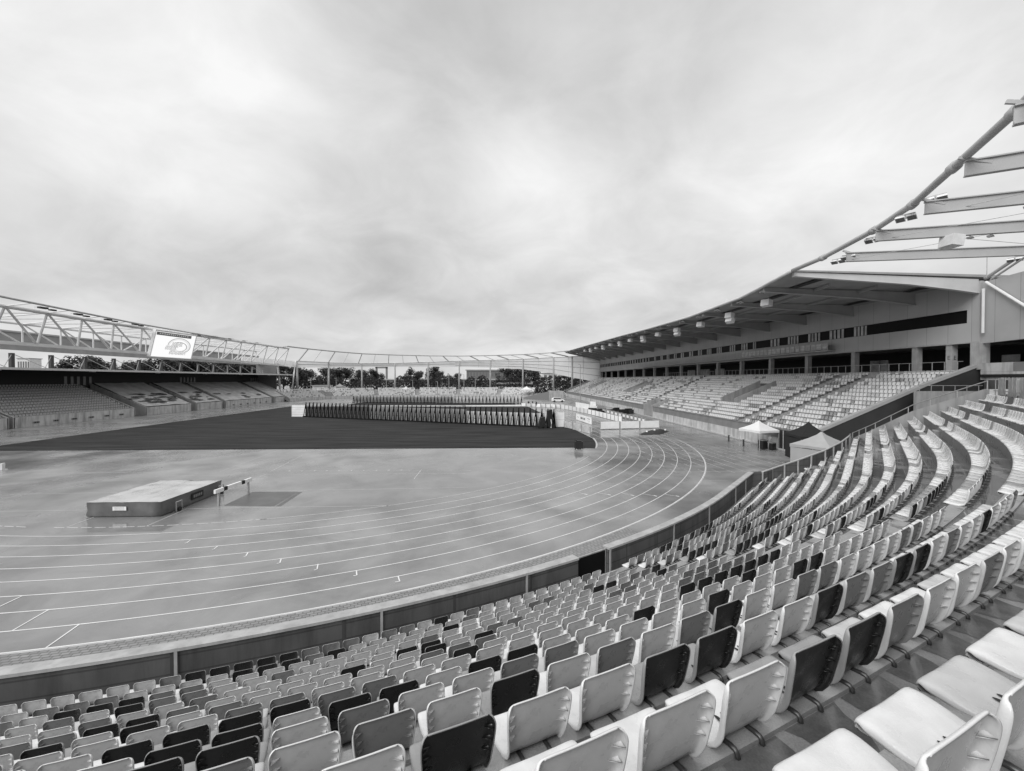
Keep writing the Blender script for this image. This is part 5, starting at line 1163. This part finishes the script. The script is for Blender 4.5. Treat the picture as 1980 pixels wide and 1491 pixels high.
# tents
def tent(c, rz, w, d, h0, h1, m, lab, mleg='post', walls=(), name='canopy_tent', hip=.30, legs=True):
    o = empty(name, lab, 'tent', c, rz); mb = MB(); V = []
    n = 12; rings = []
    for t, f in ((0, 1), (.12, .90), (.3, .70), (.55, .42), (.8, .16), (1, .02)):
        z = h0 + (h1 - h0) * (t ** 1.25); rings.append([(sx * w / 2 * f, sy * d / 2 * f, z) for sx, sy in ((-1, -1), (0, -1), (1, -1), (1, 0), (1, 1), (0, 1), (-1, 1), (-1, 0))])
    rings.insert(0, [(x, y, h0 - .28 + (.06 if abs(x) < .01 or abs(y) < .01 else 0)) for x, y, z in rings[0]])
    mb.sweep(rings); mb.build('canopy', m, o)
    if legs:
        for sx in (-1, 1):
            for sy in (-1, 1): mb = MB(); mb.tube((sx * (w / 2 - .06), sy * (d / 2 - .06), 0), (sx * (w / 2 - .06), sy * (d / 2 - .06), h0), .03, 6); mb.build('leg', MT[mleg], o)
    for sx, sy, mw in walls:
        mb = MB()
        if sx: mb.box((sx * (w / 2 - .03), 0, (h0 - .3) / 2 + .02), (.03, d - .14, h0 - .32))
        else: mb.box((0, sy * (d / 2 - .03), (h0 - .3) / 2 + .02), (w - .14, .03, h0 - .32))
        mb.build('side_wall', mw, o)
    return o
tent(Vector((52.25, -10.7, 0)), .25, 2.9, 2.9, 2.2, 3.2, MT['fabricw'], 'white canopy tent on thin legs against the grandstand front wall', walls=())
t2 = tent(Vector((53.0, -17.4, 0)), -.2, 2.9, 3.2, 2.45, 3.75, MT['fabricb'], 'tall black tent with closed sides behind the grey tent', walls=((-1, 0, MT['fabricb']), (0, -1, MT['fabricb']), (1, 0, MT['fabricb']), (0, 1, MT['fabricb'])))
t3 = tent(Vector((50.95, -21.6, 0)), .45, 3.8, 3.3, 2.15, 3.3, MT['fabricg'], 'grey canopy tent with closed sides beside the guard rail', walls=((-1, 0, MT['fabricg']), (0, -1, MT['fabricg'])))
for i, (x, y, s) in enumerate(((52.3, -11.4, .95), (53.0, -11.9, .75))):
    o = empty('equipment_case', ['black equipment case under the white canopy tent', 'small dark box beside the case under the white tent'][i], 'case', (x, y, 0), .3); mb = MB(); mb.box((0, 0, .55 * s), (.8 * s, .6, 1.0 * s)); mb.build('body', MT['black'], o); mb = MB(); mb.box((0, 0, 1.1 * s), (.84 * s, .64, .1)); mb.build('lid', MT['greyp'], o)
person(Vector((52.75, -11.9, 0)), 2.2, 'person with dark top standing in the shade under the white tent', 1.72, 'greyp')
dk = empty('tunnel_door', 'dark doorway in the front wall behind the white tent', 'door', (54.0, -12.6, 0)); mb = MB(); mb.box((0, 0, 1.15), (.06, 2.2, 2.2)); mb.build('opening', MT['dark'], dk); mb = MB(); mb.box((-.02, .2, 1.15), (.08, .12, 2.2)); mb.build('jamb', MT['post'], dk)
bl_ = [Vector((51.6, -5.6, 0)), Vector((51.3, -9.3, 0))]
for i, p in enumerate(bl_): o = empty('bollard', ['short dark bollard on the hard area left of the white tent', 'short dark bollard nearest the white tent leg'][i], 'bollard', p); mb = MB(); mb.tube((0, 0, 0), (0, 0, .75), .09, 10); mb.build('shaft', MT['blackwall'], o); mb = MB(); mb.tube((0, 0, .75), (0, 0, .80), .11, 10); mb.build('cap', MT['black'], o)
tent(DP(1018, 184), 0, 4.8, 4, 3.6, 5.0, MT['fabricw'], 'white peaked tent behind the far terrace right of centre'); tent(DP(785, 200), .1, 4.4, 4, 3.3, 4.7, MT['fabricw'], 'white peaked tent behind the far terrace at the middle'); tent(DP(657, 210), .1, 8, 6, 3.6, 6.0, MT['sheet'], 'grey domed tent behind the far terrace between two posts')

# ------------------------------------------------------------------ beyond the stadium
def block(name, lab, cat, px0, px1, D, y0, y1, m, win=None, roof=None, depth=12, zb=0):
    a, b = DP(px0, D), DP(px1, D); zt = H + (734.1 - y0) / F * D; o = empty(name, lab, cat, ((a.x + b.x) / 2, a.y, 0)); w = b.x - a.x
    mb = MB(); mb.box((0, depth / 2, (zt + zb) / 2), (w, depth, zt - zb)); mb.build('walls', m, o)
    if win:
        nr, nc, mw = win
        for r in range(nr):
            for c in range(nc):
                mb = MB(); mb.box((-w / 2 + w * (c + .5) / nc, -.06, zb + (zt - zb) * (r + .55) / nr), (w / nc * .62, .1, (zt - zb) / nr * .5)); mb.build('window', mw, o)
    if roof: mb = MB(); mb.box((0, depth / 2, zt + roof / 2), (w * 1.05, depth + 2, roof)); mb.build('roof', MT['beam'], o)
    return o
block('pavilion', 'low pavilion with flat pale roof behind the far terrace', 'building', 957, 1028, 225, 743, 752, MT['facadefar'], (1, 12, MT['pane']), .8, 14)
block('office_building', 'long flat office building behind trees beyond the far end', 'building', 902, 985, 420, 716.5, 730, MT['facadefar'], (2, 14, MT['glassg']), 1.0)
block('container', 'pale site container behind the far terrace at left', 'container', 604, 634, 205, 745.5, 758, MT['offwhite'], (1, 3, MT['pane']), .2, 4)
block('side_building', 'small pale building between trees at the far right', 'building', 1050, 1078, 300, 722, 740, MT['offwhite'], (2, 3, MT['glassg']), .5)
block('distant_house', 'distant pale apartment block seen above the old stand roof', 'building', 34, 58, 480, 695, 712, MT['offwhite'], (2, 5, MT['glassg']), .8)
block('ticket_hut', 'small pale hut between the far canopy posts', 'hut', 648, 660, 205, 747.5, 758, MT['offwhite'], (1, 1, MT['glassg']), .2, 3)
vd = block('viaduct', 'long dark railway viaduct crossing behind the far trees', 'viaduct', 680, 1010, 330, 735, 738, MT['facadefar'], None, 1.0, 10, zb=5.0)
for i in range(9): p = DP(690 + i * 38, 330); mb = MB(); mb.box((p.x - vd.location.x, 5, 2.6), (2.2, 8, 5.2)); mb.build('pier', MT['facadefar'], vd)
tw_ = empty('signal_gantry', 'grey portal gantry on the viaduct beyond the far canopy', 'gantry', DP(738, 330)); 
for s in (-4, 4): mb = MB(); mb.box((s, 0, 12), (1.3, 1.3, 12)); mb.build('leg', MT['facadefar'], tw_)
mb = MB(); mb.box((0, 0, 18.0), (9.6, 1.3, 2.0)); mb.build('beam', MT['facadefar'], tw_)
ch = empty('church_tower', 'faint church spire far away above the main stand roof', 'tower', DP(1404, 900)); mb = MB(); mb.box((0, 0, 80), (14, 14, 160)); mb.build('shaft', MT['fabricw'], ch)
mb = MB(); mb.sweep([[(r_ * cos(2 * pi * k / 8), r_ * sin(2 * pi * k / 8), z) for k in range(8)] for r_, z in ((9, 160), (6, 166), (2.2, 172), (.6, 190))]); mb.build('spire', MT['fabricw'], ch)
for i, (px, D, yt) in enumerate(((601, 190, 731), (650, 190, 731.5), (747, 192, 734), (798, 192, 735), (846, 185, 738), (868, 190, 722), (897, 192, 724), (919, 195, 730), (1122, 150, 705))):
    z = H + (734.1 - yt) / F * D; o = empty('lamp_post', 'slim grey lamp post behind the far terrace, %s one from left' % nth(i + 1), 'lamp post', DP(px, D), 0, 'lamp posts behind the far terrace')
    mb = MB(); mb.tube((0, 0, 0), (0, 0, z), .14, 6, .09); mb.build('pole', MT['rail'], o); mb = MB(); mb.box((-.4, 0, z), (.9, .25, .14)); mb.build('lamp_head', MT['rail'], o)
rw2 = empty('end_bank', 'dark sloping bank with grey block wall beside the far end of the terrace', 'bank', DP(1060, 160))
a_, b_, c_ = DP(1012, 172), DP(1062, 160), DP(1090, 158)
mb = MB(); mb.hexa([a_, b_, b_ + Vector((2, 8, 0)), a_ + Vector((2, 8, 0))], [a_ + Vector((0, 0, .4)), b_ + Vector((0, 0, 3.4)), b_ + Vector((2, 8, 3.4)), a_ + Vector((2, 8, .6))]); part(mb, 'slope', MT['facadefar'], rw2)
mb = MB(); mb.hexa([b_, c_, c_ + Vector((0, 5, 0)), b_ + Vector((0, 5, 0))], [b_ + Vector((0, 0, 3.5)), c_ + Vector((0, 0, 3.5)), c_ + Vector((0, 5, 3.5)), b_ + Vector((0, 5, 3.5))]); part(mb, 'block_wall', MT['conc'], rw2)
# trees
def crown_mesh(seed, n, a, b):
    r = random.Random(seed); mb = MB(); cl_ = []
    for i in range(22):
        u = r.uniform(0, 2 * pi); v = r.uniform(-.75, 1); q = sqrt(1 - v * v) * r.uniform(.45, .95); cl_.append((Vector((q * cos(u), q * sin(u), v * r.uniform(.6, 1))), r.uniform(.22, .42)))
    for i in range(n):
        c, rad = r.choice(cl_); d = Vector((r.gauss(0, 1), r.gauss(0, 1), r.gauss(0, 1))).normalized() * rad * r.uniform(.55, 1.08); p = c + d
        p = Vector((p.x * a, p.y * a, p.z * b)); s = r.uniform(.045, .10) * a * .62; nrm = (d.normalized() + Vector((r.uniform(-.6, .6),) * 3) + Vector((0, 0, .4))).normalized(); t = nrm.orthogonal().normalized(); t.rotate(Matrix.Rotation(r.uniform(0, 6.28), 3, nrm)); w = nrm.cross(t)
        mb.quad(p - t * s - w * s * .5, p + t * s * .2 - w * s, p + t * s + w * s * .4, p - t * s * .3 + w * s)
    return mb.mesh('crown', MT['leaf'][seed % 3])
CR = [crown_mesh(i, 2600, 5.2, 5.6) for i in range(4)]
TB = MB(); TB.tube((0, 0, 0), (0, 0, 8), .42, 8, .2)
for k in range(5): TB.tube((0, 0, 4.5 + k * .6), (2.4 * cos(k * 1.3), 2.4 * sin(k * 1.3), 8.5 + k * .5), .14, 5, .05)
TM = TB.mesh('trunk', MT['trunk'])
def tree(px, D, ytop, i, lab, grp, wide=1.0):
    h = H + (734.1 - ytop) / F * D; o = empty('tree', lab, 'tree', DP(px, D), rng.uniform(0, 6), grp); s = h / 14.5
    t = link('trunk', TM, o); t.scale = (s, s, s); c = link('crown', CR[i % 4], o); c.location = (0, 0, h - 5.7 * s); c.scale = (s * wide, s * wide, s); return o
far_t = [(590, 232, 714, 1.2), (606, 250, 716, 1.1), (628, 240, 712, 1.2), (645, 262, 714, 1.1), (662, 240, 710, 1.3), (680, 250, 712, 1.2), (698, 262, 716, 1.2), (718, 270, 716, 1.2), (733, 300, 722, 1.0), (797, 235, 711, .9), (812, 262, 718, .9), (838, 235, 709, .95), (850, 255, 716, .9), (870, 300, 724, 1.0), (886, 320, 722, 1.0), (975, 290, 713, 1.2), (992, 270, 711, 1.3), (1008, 262, 709, 1.2), (1024, 250, 714, 1.2), (1040, 255, 717, 1.0), (1088, 240, 723, 1.2), (1100, 235, 726, 1.1), (1118, 240, 728, 1.2), (1135, 240, 730, 1.2), (780, 340, 727, 1.2), (930, 340, 728, 1.3), (915, 360, 729, 1.3)]
for i, (px, D, yt, w) in enumerate(far_t): tree(px, D, yt, i, 'dark leafy tree beyond the far canopy posts, %s one from left' % nth(sorted(q[0] for q in far_t).index(px) + 1), 'trees beyond the far canopy', w)
left_t = [(140, 190, 693, 1.2), (168, 205, 690, 1.3), (195, 215, 699, 1.2), (258, 175, 697, 1.2), (285, 190, 693, 1.3), (330, 170, 692, 1.3), (352, 185, 690, 1.3), (378, 178, 694, 1.2), (402, 190, 692, 1.3), (428, 182, 698, 1.2), (452, 195, 697, 1.3), (478, 190, 699, 1.3), (502, 200, 697, 1.3), (525, 200, 700, 1.2), (548, 205, 704, 1.2), (566, 215, 706, 1.2)]
for i, (px, D, yt, w) in enumerate(left_t): tree(px, D, yt, i + 1, 'dark leafy tree above the old stand roof, %s one from left' % nth(i + 1), 'trees behind the old stand', w)
hg = MB(); R_ = random.Random(5)
for i in range(13000):
    px = R_.uniform(560, 1150); D = R_.uniform(222, 232); p = DP(px, D); p.z = R_.uniform(.5, 8.6 + 1.6 * sin(px * .09) + .8 * sin(px * .23)); s = R_.uniform(.25, .6); t = Vector((R_.uniform(-1, 1), R_.uniform(-.5, .5), R_.uniform(-1, 1))).normalized() * s; w = Vector((t.z, R_.uniform(-.3, .3) * s, -t.x)); hg.quad(p - t, p + w * .6, p + t, p - w * .6)
tag(hg.build('undergrowth', MT['leaf'][1], fix=False), 'dark undergrowth along the foot of the trees beyond the far terrace', 'undergrowth', kind='stuff')
